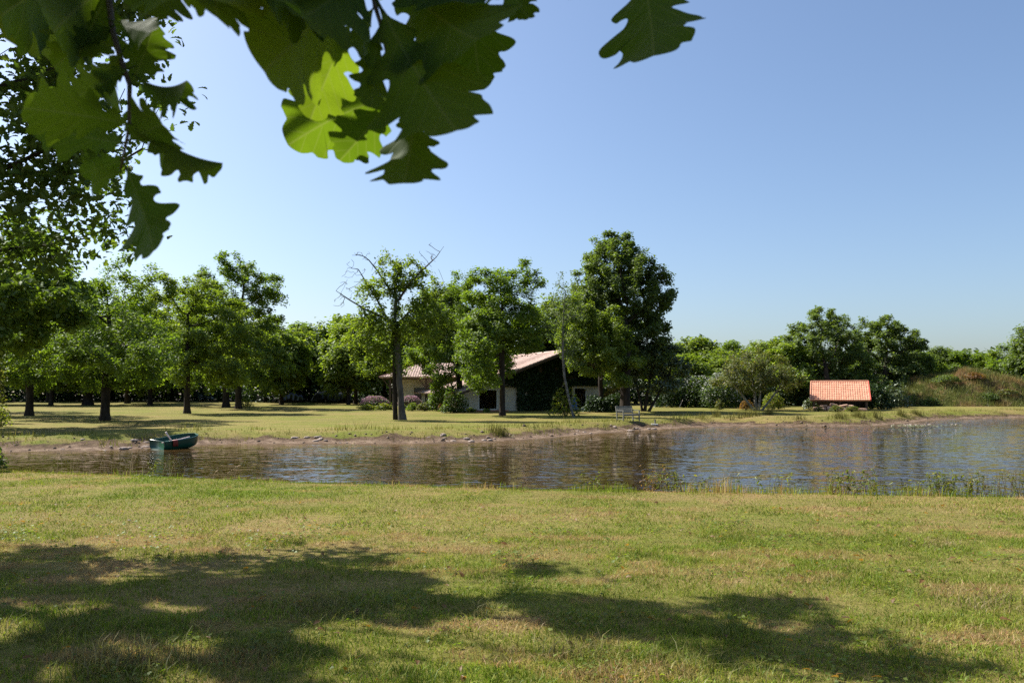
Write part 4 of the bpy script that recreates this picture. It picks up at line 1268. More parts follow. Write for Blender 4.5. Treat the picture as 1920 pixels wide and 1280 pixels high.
bgt = [
 (100, 92, 1, 600, 'green tree filling the gap right of the thick trunked park oak'), (285, 94, 3, 610, 'light green tree between the nearest oak and the slim light oak'), (530, 98, 3, 625, 'light green tree right of the tallest oak before the black heap'), (-30, 96, 0, 590, 'green tree behind the orange tinged edge shrub'),
 (655, 96, 3, 640, 'light green tree just right of the tarpaulin wood pile'), (1275, 88, 3, 660, 'light green tree over the dark hedge right of the magnolia'), (1370, 90, 1, 668, 'green tree over the white flowering hedge'),
 (-70, 112, 0, 565, 'background tree beyond the oak cut by the left edge'), (15, 118, 2, 560, 'dark background tree glimpsed left of the thick trunked park oak'),
 (95, 110, 1, 590, 'background tree between the two leftmost park trunks'), (140, 122, 2, 555, 'tall dark background tree left of the broad trunked oak'),
 (215, 116, 0, 575, 'background tree behind the nearest park oak'), (285, 112, 1, 590, 'background tree right of the slender park oak'),
 (325, 120, 3, 600, 'pale background tree just left of the slim light oak'), (385, 122, 0, 585, 'background tree above the white covered heap'),
 (500, 112, 2, 590, 'dark background tree right of the tallest park oak'), (545, 108, 1, 610, 'background tree above the black covered heap'),
 (585, 112, 0, 592, 'background tree left of the tarpaulin wood pile'), (640, 116, 3, 585, 'light background tree over the tarpaulin wood pile'),
 (668, 100, 1, 600, 'bushy tree between wood pile and porch wing'), (722, 104, 0, 590, 'tree rising behind the half bare oak'),
 (775, 98, 1, 590, 'tree rising behind the porch wing roof'), (830, 100, 2, 530, 'tall tree behind the house showing over the forked oak'),
 (890, 104, 0, 560, 'tree behind the house between the two front oaks'), (1005, 100, 2, 580, 'dark tree behind the main farmhouse ridge'),
 (1048, 104, 1, 560, 'tree behind the birch top and farmhouse gable'), (1100, 98, 0, 570, 'tree behind the house below the tallest dense tree'),
 (1252, 96, 2, 640, 'dark tree behind the magnolia'), (1298, 98, 3, 628, 'light tree peeping out right of the magnolia crown'),
 (1335, 94, 1, 650, 'green tree above the white flowering hedge'), (1390, 100, 0, 628, 'tree behind the olive brown tree on its left'),
 (1438, 98, 1, 632, 'tree behind the crown of the olive brown tree'), (1485, 92, 3, 640, 'light tree between olive brown tree and shed tree'),
 (1720, 112, 1, 660, 'tree behind the left shoulder of the mound'), (1765, 128, 2, 645, 'dark far tree over the top of the mound'),
 (1812, 124, 0, 650, 'far tree over the right half of the mound'), (1850, 130, 1, 655, 'far tree in the dip right of the mound top'),
 (1900, 108, 0, 632, 'tree behind the right foot of the mound'), (1948, 104, 2, 590, 'tall tree cut by the right picture edge')]
used = set()
for i, (px, d, k, topy, lab) in enumerate(bgt):
    q = at(px, d)
    h = P(px, topy, d)[2] - q[2]
    sc_ = h / HP_[k] / 1.0
    w = min(max(sc_, 0.85) * 1.08, 1.35)
    grp = 'trees of the wood behind the lawn'
    if k not in used:
        t = protos[k]; used.add(k)
        t.location = q; t.scale = (w, w, sc_); t.rotation_euler = (0, 0, i * 2.4)
        tag(t, lab, 'tree', grp)
    else:
        copy_tree(protos[k], q, i * 2.4, (w, w, sc_), lab, grp)

# far wood reading as one mass
r = np.random.default_rng(301)
n = 26000
px_ = r.uniform(-260, 2200, n); d_ = r.uniform(126, 150, n)
X = (px_ - 960) / FPX * d_
hz_ = 7.5 + 3.0 * noise3(X * 0.12, 0.2, 0.7, 55) - 1.5
Zt = 0.8 + hz_ * r.random(n) ** 0.7
C = np.stack([X, d_, Zt], 1)
v, f, t = quad_leaves(C, 0.95, 0.4, 302)
tag(link_mesh('forest', np_mesh('forest', v, f, 3, False, {'tint': t}), M['deep']), 'far wood closing the view behind the trees', 'wood', kind='stuff')
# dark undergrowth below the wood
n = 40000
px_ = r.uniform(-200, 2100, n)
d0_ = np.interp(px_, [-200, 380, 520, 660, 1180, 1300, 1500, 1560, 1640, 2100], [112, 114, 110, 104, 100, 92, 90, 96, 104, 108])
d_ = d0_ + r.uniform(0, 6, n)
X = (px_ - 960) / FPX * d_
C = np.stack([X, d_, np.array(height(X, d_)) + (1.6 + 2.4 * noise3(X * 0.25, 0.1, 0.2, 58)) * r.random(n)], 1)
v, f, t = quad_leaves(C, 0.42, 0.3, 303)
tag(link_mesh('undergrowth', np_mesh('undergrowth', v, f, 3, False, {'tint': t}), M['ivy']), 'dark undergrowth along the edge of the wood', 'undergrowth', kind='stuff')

# ------------------------------------------------------------------ shrubs
def bush(name, label, base, rad, mat, n, leaf, seed, cat='shrub', flower=None, group=None, nst=7, hollow=0.35):
    e = thing(name, label, cat, base, 0, group)
    r = np.random.default_rng(seed)
    q = unit(r.normal(size=(n, 3))); q[:, 2] = np.abs(q[:, 2]) * 1.05
    q *= (hollow + (1 - hollow) * r.random((n, 1)) ** 0.45)
    lump = 0.72 + 0.5 * noise3(q[:, 0] * 2.2 + seed, q[:, 1] * 2.2, q[:, 2] * 2.2, seed % 50)
    C = q * lump[:, None] * np.array(rad) + np.array([0, 0, 0.06])
    v, f, t = quad_leaves(C, leaf, 0.4, seed + 1, outward=unit(C + 1e-6))
    link_mesh('leaves', np_mesh('shrub_leaves', v, f, 3, False, {'tint': t}), M[mat], e)
    mb = MB()
    for k in range(nst):
        a = 2 * math.pi * k / nst + seed
        tip = (math.cos(a) * rad[0] * 0.6, math.sin(a) * rad[1] * 0.6, rad[2] * 0.75)
        mb.tube([(0.05 * math.cos(a), 0.05 * math.sin(a), -0.08), (tip[0] * 0.45, tip[1] * 0.45, tip[2] * 0.5), tip], [0.03, 0.02, 0.008], 5)
    mb.build('stems', M['bark'], e)
    if flower:
        fm, fn, fs, zlo = flower
        q = unit(r.normal(size=(fn, 3))); q[:, 2] = zlo + (1.12 - zlo) * r.random(fn)
        s_ = np.sqrt(np.maximum(1.05 - (q[:, 2] / 1.15) ** 2, 0.05))
        hxy = unit(q[:, :2]) * (s_ * r.random(fn) ** 0.35)[:, None]
        C = np.stack([hxy[:, 0] * rad[0], hxy[:, 1] * rad[1], q[:, 2] * rad[2]], 1)
        v, f, t = quad_leaves(C, fs, 0.3, seed + 7, aspect=0.8)
        link_mesh('flowers', np_mesh('shrub_flowers', v, f, 3, False, {'tint': t}), M[fm], e)
    return e
bush('flower_bed', 'pink flowering shrub left of the double trunked oak', at(704, 77), (1.65, 0.9, 1.15), 'wood_leaf', 1500, 0.17, 401, 'shrub', ('pink', 1300, 0.10, 0.45))
bush('flower_bed', 'pink flowering shrub right of the double trunked oak', at(770, 76), (1.35, 0.9, 1.2), 'wood_leaf', 1300, 0.17, 402, 'shrub', ('pink', 1200, 0.10, 0.45))
bush('low_shrub', 'bright green low shrub at the left foot of the pink flowers', at(690, 74.5), (0.75, 0.5, 0.5), 'yellowgreen', 700, 0.15, 403)
bush('low_shrub', 'bright green low shrub between pink flowers and double trunk', at(722, 74), (0.85, 0.5, 0.62), 'yellowgreen', 800, 0.15, 404)
bush('low_shrub', 'small round green shrub right of the double trunk', at(774, 72.5), (0.55, 0.5, 0.6), 'oak_light', 650, 0.14, 405)
bush('low_shrub', 'wide olive shrub in the bed before the porch wing', at(798, 72), (0.95, 0.6, 0.7), 'olive', 900, 0.14, 406)
bush('tall_shrub', 'tall leafy shrub in the bed left of the forked oak', at(821, 72), (1.0, 0.9, 2.2), 'oak', 2400, 0.17, 407)
bush('low_shrub', 'orange tinted shrub at the left foot of the forked oak', at(835, 71), (0.6, 0.5, 0.85), 'russet', 600, 0.14, 408)
bush('low_shrub', 'yellow low shrub right below the orange tinted one', at(846, 70), (0.5, 0.4, 0.42), 'yellow', 480, 0.12, 409)
bush('dark_shrub', 'dark leafy shrub around the forked oak trunk hiding the house corner', at(852, 68), (1.25, 0.9, 1.9), 'deep', 2200, 0.17, 432)
bush('low_shrub', 'small pale green tuft left of the door step', at(884, 69), (0.42, 0.3, 0.34), 'oak_light', 380, 0.12, 410)
bush('low_shrub', 'small pale green tuft right of the door step', at(913, 69), (0.36, 0.3, 0.3), 'oak_light', 320, 0.12, 411)
bush('young_tree', 'young yellow green shrub wrapped round the leaning birch trunk', at(1060, 60), (1.35, 0.9, 2.1), 'yellowgreen', 620, 0.2, 412, 'shrub', hollow=0.2)
bush('yellow_shrub', 'golden yellow shrub glowing behind the bench', at(1150, 75), (1.25, 0.9, 2.4), 'yellow', 1500, 0.16, 413)
bush('dark_shrub', 'dark shrub at the right foot of the farmhouse wall', at(1118, 70), (1.3, 0.9, 1.3), 'ivy', 1500, 0.18, 414)
bush('dark_shrub', 'dark round shrub behind the bench and below the golden shrub', at(1146, 71), (1.3, 0.9, 1.5), 'ivy', 1600, 0.18, 415)
bush('flowering_hedge', 'white flowering hedge shrub left of the olive brown tree', at(1352, 82), (2.4, 1.4, 3.2), 'deep', 3600, 0.2, 416, 'shrub', ('white_flower', 1100, 0.13, 0.2))
bush('flowering_hedge', 'dark hedge shrub with few white flowers behind the stake', at(1306, 84), (2.6, 1.4, 3.0), 'deep', 3600, 0.2, 417, 'shrub', ('white_flower', 420, 0.13, 0.2))
bush('dark_hedge', 'dark hedge shrub right behind the magnolia', at(1258, 84), (2.3, 1.4, 2.8), 'ivy', 3000, 0.2, 418, 'shrub')
bush('yellow_shrub', 'yellow green rounded shrub under the olive brown tree', at(1447, 78), (1.05, 0.8, 1.6), 'yellowgreen', 1300, 0.16, 419)
bush('low_shrub', 'small reddish shrub at the left foot of the olive brown tree', at(1397, 76), (0.75, 0.5, 0.95), 'russet', 600, 0.14, 420)
bush('low_shrub', 'small brownish shrub before the white flowering hedge', at(1347, 77), (0.5, 0.4, 0.9), 'olive', 420, 0.14, 421)
bush('low_shrub', 'grey green shrub at the left corner of the shed', at(1516, 76), (0.8, 0.6, 1.15), 'magnolia', 700, 0.14, 422)
bush('low_shrub', 'tiny green shrub left of the clay blocks in the shed', at(1531, 71.6), (0.4, 0.3, 0.45), 'weed', 330, 0.11, 423)
bush('low_shrub', 'green shrub in front of the middle blocks of the shed', at(1564, 70.4), (0.6, 0.4, 0.5), 'weed', 520, 0.12, 424)
bush('low_shrub', 'green shrub before the right half of the shed', at(1594, 69.9), (0.65, 0.4, 0.55), 'weed', 520, 0.12, 425)
bush('dark_shrub', 'tall dark shrub right beside the shed', at(1645, 78), (1.6, 1.2, 2.7), 'ivy', 2600, 0.2, 426)
bush('rough_shrub', 'grey green shrub between shed shrub and mound', at(1672, 84), (1.9, 1.2, 2.3), 'magnolia', 2200, 0.2, 427)
bush('low_shrub', 'yellow flowering low shrub beside the tallest park oak trunk', at(462, 84), (0.9, 0.6, 0.9), 'yellowgreen', 500, 0.14, 428)
bush('edge_shrub', 'orange tinged tall shrub at the left picture edge', at(-8, 46), (0.7, 0.9, 4.4), 'olive', 1300, 0.18, 429)
bush('edge_shrub', 'small bright shrub on the far bank at the left edge', at(4, 40.5), (0.6, 0.5, 1.0), 'yellowgreen', 420, 0.13, 430)
bush('edge_shrub', 'dark shrub standing at the near water edge on the far left', np.array([-11.35, 16.9, hz(-11.35, 16.9)]), (0.6, 0.6, 0.6), 'deep', 1100, 0.10, 431)
# low brush on the mound
for i, (px, d, rx, rz, mt, lab) in enumerate([(1700, 90, 1.6, 1.5, 'wood_leaf', 'green brush on the left slope of the mound'), (1742, 89, 1.3, 1.0, 'deep', 'dark brush patch low on the mound'),
        (1775, 92, 1.7, 0.9, 'wood_leaf', 'green brush just left of the mound top'), (1828, 92, 1.2, 0.7, 'russet', 'rusty brush on the right of the mound top'),
        (1852, 89, 1.2, 0.8, 'deep', 'dark brush patch on the right slope of the mound'), (1885, 90, 1.5, 0.6, 'olive', 'olive brush at the right foot of the mound')]):
    x = (px - 960) / FPX * d
    j = np.argmin((mxx - x) ** 2 + (myy - d) ** 2)
    bush('mound_brush', lab, (x, d, float(mzz[j]) - 0.15), (rx, 1.0, rz), mt, 900, 0.17, 440 + i)

# ================================================================== OVERHANGING OAK (trunk outside the frame on the left)
oak = thing('overhanging_oak', 'large oak whose lobed leaves and shaded limbs hang over the view', 'tree', (-9.6, 8.6, 0))
OB = np.array([-9.6, 8.6, 0.0])
def in_view(q, m=0.0):
    """true where a world point would hang in the open sky above the pond"""
    return (q[:, 2] < EYE + (0.50 + m) * q[:, 1]) & (q[:, 0] > -0.435 * q[:, 1] - 0.15)
ell = [((-11.0, 9.3, 8.2), (3.5, 2.8, 1.6)), ((-8.0, 9.4, 7.8), (2.6, 2.2, 1.0)), ((-6.2, 9.3, 7.5), (1.8, 1.5, 0.7)), ((-4.9, 9.1, 7.2), (1.1, 0.9, 0.5)), ((-4.0, 8.4, 7.0), (1.1, 0.9, 0.45)),
       ((-9.2, 7.4, 8.2), (3.4, 2.8, 1.8)), ((-4.8, 3.2, 6.9), (3.4, 2.6, 1.3)), ((-3.0, -0.8, 7.4), (4.0, 3.0, 1.3))]
att = crown_points(ell, 1100, 501, 0.56, 1.0)
att = np.concatenate([att, crown_points([((-5.0, 9.0, 7.2), (1.3, 1.0, 0.5)), ((-4.0, 8.4, 7.0), (1.1, 0.9, 0.45))], 190, 507, 0.40, 1.0), crown_points([((-9.0, 7.6, 8.0), (3.2, 2.4, 1.2))], 200, 508, 0.42, 0.9)])
att = att[~in_view(att, 0.05)]
low = crown_points([((-6.1, 8.8, 5.0), (2.3, 1.6, 2.1)), ((-5.4, 9.2, 4.3), (1.8, 1.4, 1.4)), ((-4.9, 8.9, 6.0), (1.2, 1.3, 1.2)), ((-6.3, 9.0, 4.0), (1.4, 1.3, 1.0))], 420, 502, 0.44, 0.8)
low = low[low[:, 0] > -0.75 * low[:, 1]]
tl_ = trunk_line((0, 0, -0.3), (0.3, 0.4, 6.2), 16, 0.04, 503)
N, par = grow(np.concatenate([att, low]) - OB, tl_, 0.36, 0.52, 504, iters=200)
R, kids = radii(N, par, 0.007, 0.42)
R = np.where(np.arange(len(N)) < 16, R, np.minimum(R * 0.7, 0.02 + R * 0.35))
fl = np.ones(len(N)); fl[:16] += 0.5 * np.exp(-np.maximum(N[:16, 2], 0) / 0.5)
link_mesh('trunk', wood_mesh('trunk', N, par, R * fl, 0.0), M['bark'], oak)
Wd = N + OB
tw = (R < 0.035) & (np.arange(len(N)) > 16)
islow = np.min(np.linalg.norm(Wd[:, None, :] - low[None, ::3], axis=2), axis=1) < 0.75
def in_gap(C):
    """holes in the crown that let the sun reach some of the low hanging leaves"""
    w = C + OB
    m = np.zeros(len(C), bool)
    for g, rad in GAPS:
        v = w - g
        along = v @ SUN
        m |= (np.linalg.norm(v - along[:, None] * SUN, axis=1) < rad + 0.08) & (along > 0.05)
    return m
GAPS = [(P(625, 205, 0.92), 0.10)]
s = tw & ~islow
wn_ = (0.03 + rng.random(s.sum()) ** 2.2); C = N[s][rng.choice(s.sum(), 44000, p=wn_ / wn_.sum())]; C = C + rng.normal(0, 0.20, C.shape).clip(-0.42, 0.42)
C = C[~in_view(C + OB, 0.01) & ~in_gap(C)]
su = unit(np.cross(SUN, [0, 0, 1.0])); sv = np.cross(SUN, su)
op = fbm((C + OB) @ su * 1.9, (C + OB) @ sv * 1.9, 613, 2)                    # openings cut along the sun direction to dapple the lawn shadow
C = C[op + 0.035 * rng.normal(size=len(C)) > 0.44 - 0.07 * sstep(-7.5, -9.5, (C + OB)[:, 0])]
v, f, t = quad_leaves(C, 0.17, 0.7, 505)
link_mesh('crown', np_mesh('crown', v, f, 3, False, {'tint': t}), M['oak'], oak)
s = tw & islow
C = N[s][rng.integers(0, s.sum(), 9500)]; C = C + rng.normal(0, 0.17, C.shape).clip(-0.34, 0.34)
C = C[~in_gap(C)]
op = fbm((C + OB) @ su * 1.9, (C + OB) @ sv * 1.9, 613, 2)  # same sun-aligned openings, shaped for the dappled shadow
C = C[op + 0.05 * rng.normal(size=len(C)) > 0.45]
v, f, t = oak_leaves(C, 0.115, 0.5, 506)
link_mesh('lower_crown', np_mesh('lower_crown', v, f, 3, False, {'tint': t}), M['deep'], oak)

# single lobed leaves on twigs close to the camera
HALF = [(0.012, 0.0), (0.03, 0.06), (0.09, 0.12), (0.13, 0.165), (0.125, 0.205), (0.10, 0.225), (0.09, 0.25), (0.105, 0.285), (0.175, 0.335), (0.235, 0.385), (0.265, 0.43), (0.24, 0.468),
        (0.20, 0.468), (0.168, 0.475), (0.160, 0.50), (0.195, 0.54), (0.255, 0.585), (0.335, 0.64), (0.355, 0.69), (0.32, 0.73), (0.265, 0.735), (0.218, 0.732), (0.205, 0.752), (0.225, 0.785),
        (0.255, 0.82), (0.285, 0.86), (0.265, 0.90), (0.215, 0.912), (0.165, 0.912), (0.15, 0.93), (0.155, 0.96), (0.115, 1.0), (0.055, 1.02), (0.0, 1.022)]
def leaf_mesh(seed, width=0.36, bend=0.25, fold=0.3, curl=0.0, wave=0.03):
    r = random.Random(seed)
    v, uv, f = [], [], []
    for sd in (-1, 1):
        amp, sh = r.uniform(0.88, 1.12), r.uniform(-0.03, 0.03)
        pts = []
        for k, (w, t) in enumerate(HALF):
            jit = 0 if k in (0, len(HALF) - 1) else 1
            pts.append((w * amp * (1 + jit * r.uniform(-0.10, 0.10)), t + jit * (sh * math.sin(math.pi * t) + r.uniform(-0.008, 0.008))))
        fine = []
        for k in range(len(pts) - 1):                      # smooth the outline through its points
            p0, p1, p2, p3 = pts[max(k - 1, 0)], pts[k], pts[k + 1], pts[min(k + 2, len(pts) - 1)]
            for q in (0.0, 0.25, 0.5, 0.75):
                fine.append(tuple(0.5 * (2 * p1[c] + (p2[c] - p0[c]) * q + (2 * p0[c] - 5 * p1[c] + 4 * p2[c] - p3[c]) * q * q + (3 * p1[c] - p0[c] - 3 * p2[c] + p3[c]) * q ** 3) for c in (0, 1)))
        fine.append(pts[-1])
        b0 = len(v)
        mprev = 0.0
        n = len(fine)
        fr = (0.0, 0.07, 0.4, 0.75, 1.0)
        for k, (w, t) in enumerate(fine):
            m_ = min(max(mprev, t - 0.45 * max(w, 0)), 1.0) if k < n - 1 else 1.01
            m_ = max(m_, k / n * 0.8)
            mprev = m_
            for q in fr:
                x = sd * max(w, 0) * q * width / 0.36
                y = m_ + (t - m_) * q
                z = fold * abs(x) - bend * (y - 0.15) ** 2 + wave * (math.sin(y * 9 + sd * 2 + seed) + 0.5 * math.sin(y * 23 + sd * 5)) * q * min(1, w * 4)
                v.append((x, y, z)); uv.append((sd * w * q * 1.6, y))
        c = len(fr)
        for k in range(n - 1):
            for q in range(c - 1):
                a = b0 + k * c + q
                f.append((a, a + 1, a + c + 1, a + c) if sd > 0 else (a, a + c, a + c + 1, a + 1))
    # stalk
    b = len(v)
    for j, y in enumerate((-0.14, -0.05, 0.02)):
        for a in range(5):
            v.append((0.011 * math.cos(a * 1.2566), y, 0.011 * math.sin(a * 1.2566) - 0.02 * (y < -0.1))); uv.append((0, 0))
    f += [(b + j * 5 + a, b + j * 5 + (a + 1) % 5, b + (j + 1) * 5 + (a + 1) % 5, b + (j + 1) * 5 + a) for j in range(2) for a in range(5)]
    me = bpy.data.meshes.new('leaf')
    me.from_pydata(v, [], f)
    ul = me.uv_layers.new(name='UVMap')
    for lp in me.loops:
        ul.data[lp.index].uv = uv[lp.vertex_index]
    me.polygons.foreach_set('use_smooth', [True] * len(me.polygons))
    me.materials.append(M['near_leaf'])
    me.update()
    return me
LEAF_MESHES = [leaf_mesh(k, 0.36, 0.12 + 0.10 * (k % 3), 0.16 + 0.08 * (k % 2), 0.0) for k in range(6)]
NARROW = [leaf_mesh(20, 0.2, 0.3, 1.5), leaf_mesh(21, 0.26, 0.35, 1.0)]

def branch(name, pts, rads):
    mb = MB()
    o = thing_pt = np.asarray(pts[0])
    mb.tube([tuple(np.asarray(p) - OB) for p in pts], rads, 7)
    return mb.build(name, M['near_twig'], oak, smooth=True)

NEAR_LEAVES = []
def put_leaf(parent, base, tip, wscale=1.0, roll=0.0, mesh=0, narrow=False, face=None, lit_=False):
    base, tip = np.asarray(base, float), np.asarray(tip, float)
    L = np.linalg.norm(tip - base)
    y = unit(tip - base)
    view = unit((base + tip) / 2 - np.array([0, 0, EYE])) if face is None else -np.asarray(face)
    if lit_:
        f_ = unit(SUN * 0.55 + view * 0.8); view = f_
    if face is None: NEAR_LEAVES.append(((base * 0.45 + tip * 0.55), L))
    x = unit(np.cross(y, view))
    z = np.cross(x, y)
    c, s_ = math.cos(roll), math.sin(roll)
    x, z = x * c + z * s_, -x * s_ + z * c
    o = bpy.data.objects.new('leaf', (NARROW if narrow else LEAF_MESHES)[mesh % (2 if narrow else 6)])
    COL.objects.link(o)
    o.parent = parent
    m = Matrix(((x[0] * L * wscale, y[0] * L, z[0] * L, base[0] - OB[0]), (x[1] * L * wscale, y[1] * L, z[1] * L, base[1] - OB[1]), (x[2] * L * wscale, y[2] * L, z[2] * L, base[2] - OB[2]), (0, 0, 0, 1)))
    o.matrix_local = m
    return o

# twig in the middle with its leaves (px, py of base and tip, distances)
tw1 = branch('twig', [P(560, -420, 1.15), P(640, -220, 0.90), P(690, -80, 0.88), P(703, 10, 0.82), P(712, 40, 0.80), P(730, 120, 0.79), P(735, 190, 0.78)], [0.006, 0.0045, 0.0035, 0.0026, 0.0022, 0.0018, 0.0012])
tw1b = branch('twig', [P(690, -80, 0.88), P(800, -60, 0.85), P(900, -50, 0.82), P(1040, -110, 0.85), P(1200, -80, 0.9)], [0.0035, 0.0028, 0.0024, 0.0022, 0.0016])
for a in [  # base px, py, d, tip px, py, d, width, roll, mesh
        (668, -25, 0.84, 475, 140, 0.72, 0.95, 0.25, 0), (655, 45, 0.82, 582, 212, 0.86, 0.85, -0.5, 1), (738, 178, 0.92, 556, 238, 0.97, 0.85, 0.5, 2),
        (742, 190, 0.82, 640, 292, 0.86, 0.85, -0.2, 3), (716, 20, 0.80, 862, 288, 0.72, 0.88, 0.2, 4), (775, 200, 0.78, 768, 372, 0.74, 1.05, -0.25, 5),
        (745, -40, 0.86, 915, 130, 0.74, 1.0, 0.35, 1), (872, -55, 0.84, 905, 168, 0.86, 0.95, -0.3, 0), (930, -60, 0.82, 990, 42, 0.80, 0.8, 0.4, 3),
        (1038, -120, 0.85, 1035, 36, 0.8, 0.8, 0.1, 2), (1200, -85, 0.9, 1242, 150, 0.84, 0.82, -0.1, 2), (700, 15, 0.82, 655, 130, 0.78, 0.75, 0.6, 5),
        (710, 60, 0.80, 690, 210, 0.76, 0.55, 0.3, 0), (690, -60, 0.80, 560, 60, 0.68, 0.8, -0.4, 3), (640, -180, 0.80, 440, 20, 0.66, 0.9, 0.2, 4),
        (800, -90, 0.85, 850, 60, 0.78, 0.9, 0.3, 2), (620, -200, 0.80, 560, -10, 0.72, 0.9, 0.1, 1), (900, -150, 0.9, 980, 10, 0.86, 0.9, -0.2, 5)]:
    put_leaf(tw1b if a[0] > 780 else tw1, P(a[0], a[1], a[2]), P(a[3], a[4], a[5]), a[6] * (1.25 if a[0] in (655, 738, 742) else 1), a[7] * (0.3 if a[0] in (655, 738, 742) else 1), a[8], lit_=(a[0] in (655, 738, 742)))
tw2 = branch('twig', [P(150, -420, 1.3), P(185, -180, 1.05), P(203, -10, 0.95), P(212, 60, 0.9), P(228, 115, 0.87), P(243, 160, 0.85), P(242, 240, 0.84), P(226, 318, 0.84)], [0.006, 0.005, 0.0042, 0.0036, 0.0030, 0.0026, 0.0018, 0.0010])
tw3 = branch('twig', [P(185, -180, 1.05), P(300, -120, 0.80), P(420, -90, 0.70), P(500, -70, 0.66)], [0.004, 0.003, 0.0026, 0.0014])
for a in [
        (246, 158, 0.85, 287, 72, 0.92, 0.85, 0.3, 1, 0), (262, 148, 0.85, 358, 192, 0.80, 0.9, 0.9, 0, 1), (240, 232, 0.84, 28, 192, 0.74, 0.95, 0.2, 4, 0),
        (232, 268, 0.84, 95, 250, 0.86, 0.9, -0.3, 2, 0), (244, 262, 0.84, 314, 226, 0.78, 1.15, -0.2, 3, 0), (262, 215, 0.84, 381, 354, 0.80, 0.5, 1.1, 1, 1),
        (238, 318, 0.84, 302, 474, 0.80, 0.85, -0.6, 0, 0), (226, 322, 0.84, 155, 346, 0.80, 1.1, 0.5, 5, 0), (236, 300, 0.84, 168, 318, 0.86, 1.0, 0.2, 2, 0),
        (200, -25, 0.95, 60, 75, 0.82, 0.95, 0.2, 4, 0), (200, -20, 0.95, 150, 120, 0.88, 0.9, -0.4, 0, 0), (212, 50, 0.9, 90, 120, 0.86, 0.9, 0.4, 1, 0),
        (150, -60, 1.0, -20, 30, 0.86, 0.95, 0.3, 3, 0), (120, -90, 1.0, 20, 110, 0.95, 0.9, 0.1, 5, 0), (228, 100, 0.87, 180, 200, 0.84, 0.85, 0.7, 2, 0),
        (212, 40, 0.9, 290, 70, 0.86, 0.9, 0.5, 3, 0), (300, -125, 0.80, 270, 40, 0.74, 0.95, 0.2, 0, 0), (330, -110, 0.77, 330, 45, 0.70, 0.9, -0.5, 1, 0),
        (420, -90, 0.70, 385, 60, 0.64, 0.9, 0.3, 4, 0), (480, -78, 0.67, 425, 52, 0.62, 0.9, -0.2, 2, 0), (500, -70, 0.66, 520, 60, 0.60, 0.9, 0.4, 5, 0),
        (440, -90, 0.69, 330, -5, 0.64, 0.9, 0.1, 3, 0), (240, 130, 0.86, 130, 185, 0.8, 0.75, 0.3, 0, 0), (243, 175, 0.85, 262, 262, 0.88, 0.9, 0.6, 5, 0)]:
    put_leaf(tw3 if a[0] > 290 else tw2, P(a[0], a[1], a[2]), P(a[3], a[4], a[5]), a[6], a[7], a[8], bool(a[9]))
# unseen leaves added above the frame to keep sun off the darker near leaves
r = np.random.default_rng(520)
SHADE_BRANCH = [P(-150, -420, 1.30), P(150, -480, 1.22), P(350, -540, 1.18), P(560, -500, 1.15), P(800, -520, 1.15), P(1020, -500, 1.12), P(1300, -470, 1.12)]
lit = np.array([g for g, _ in GAPS]); litr = np.array([q for _, q in GAPS])
dens = np.concatenate([SHADE_BRANCH[k] + (SHADE_BRANCH[k + 1] - SHADE_BRANCH[k]) * t for k in range(len(SHADE_BRANCH) - 1) for t in np.linspace(0, 1, 12)[:, None, None]])
dens = dens.reshape(-1, 3)
shade_spots = []
for o in NEAR_LEAVES:
    c = np.array(o[0])
    if (np.linalg.norm(lit - c, axis=1) < litr).any(): continue
    for _ in range(7):
        for tries in range(14):
            q = c + SUN * r.uniform(0.22, 0.62) + r.normal(0, 0.035, 3)
            if q[2] < EYE + 0.56 * q[1] and q[0] > -0.72 * q[1]: continue
            v_ = q - lit; al = v_ @ SUN
            if (np.linalg.norm(v_ - al[:, None] * SUN, axis=1) < litr + 0.085).any(): continue
            n_ = dens[np.argmin(np.linalg.norm(dens - q, axis=1))]
            sm_ = n_ + (q - n_) * np.linspace(0, 1, 9)[:, None]
            w_ = sm_[:, None, :] - lit[None]; al2 = w_ @ SUN
            if ((np.linalg.norm(w_ - al2[..., None] * SUN, axis=2) < litr[None] + 0.01) & (al2 > 0)).any(): continue
            shade_spots.append(q); break
mb = MB()
mb.tube([tuple(p - OB) for p in SHADE_BRANCH], [0.008, 0.0075, 0.007, 0.006, 0.005, 0.004, 0.003], 7)
for q in shade_spots:
    n_ = dens[np.argmin(np.linalg.norm(dens - q, axis=1))]
    mb.tube([tuple(n_ - OB), tuple((n_ + q) / 2 - OB + r.normal(0, 0.01, 3)), tuple(q - OB)], [0.0022, 0.0018, 0.0012], 4)
hi = mb.build('branch', M['near_twig'], oak, smooth=True)  # added out-of-frame branch that carries the sun-blocking leaves
for k, q in enumerate(shade_spots):
    side_ = unit(np.cross(SUN, r.normal(size=3)))
    dr = unit(side_ + 0.25 * r.normal(size=3))
    o = put_leaf(hi, q - dr * 0.06, q + dr * 0.09, 1.0, 0.0, k, face=SUN)

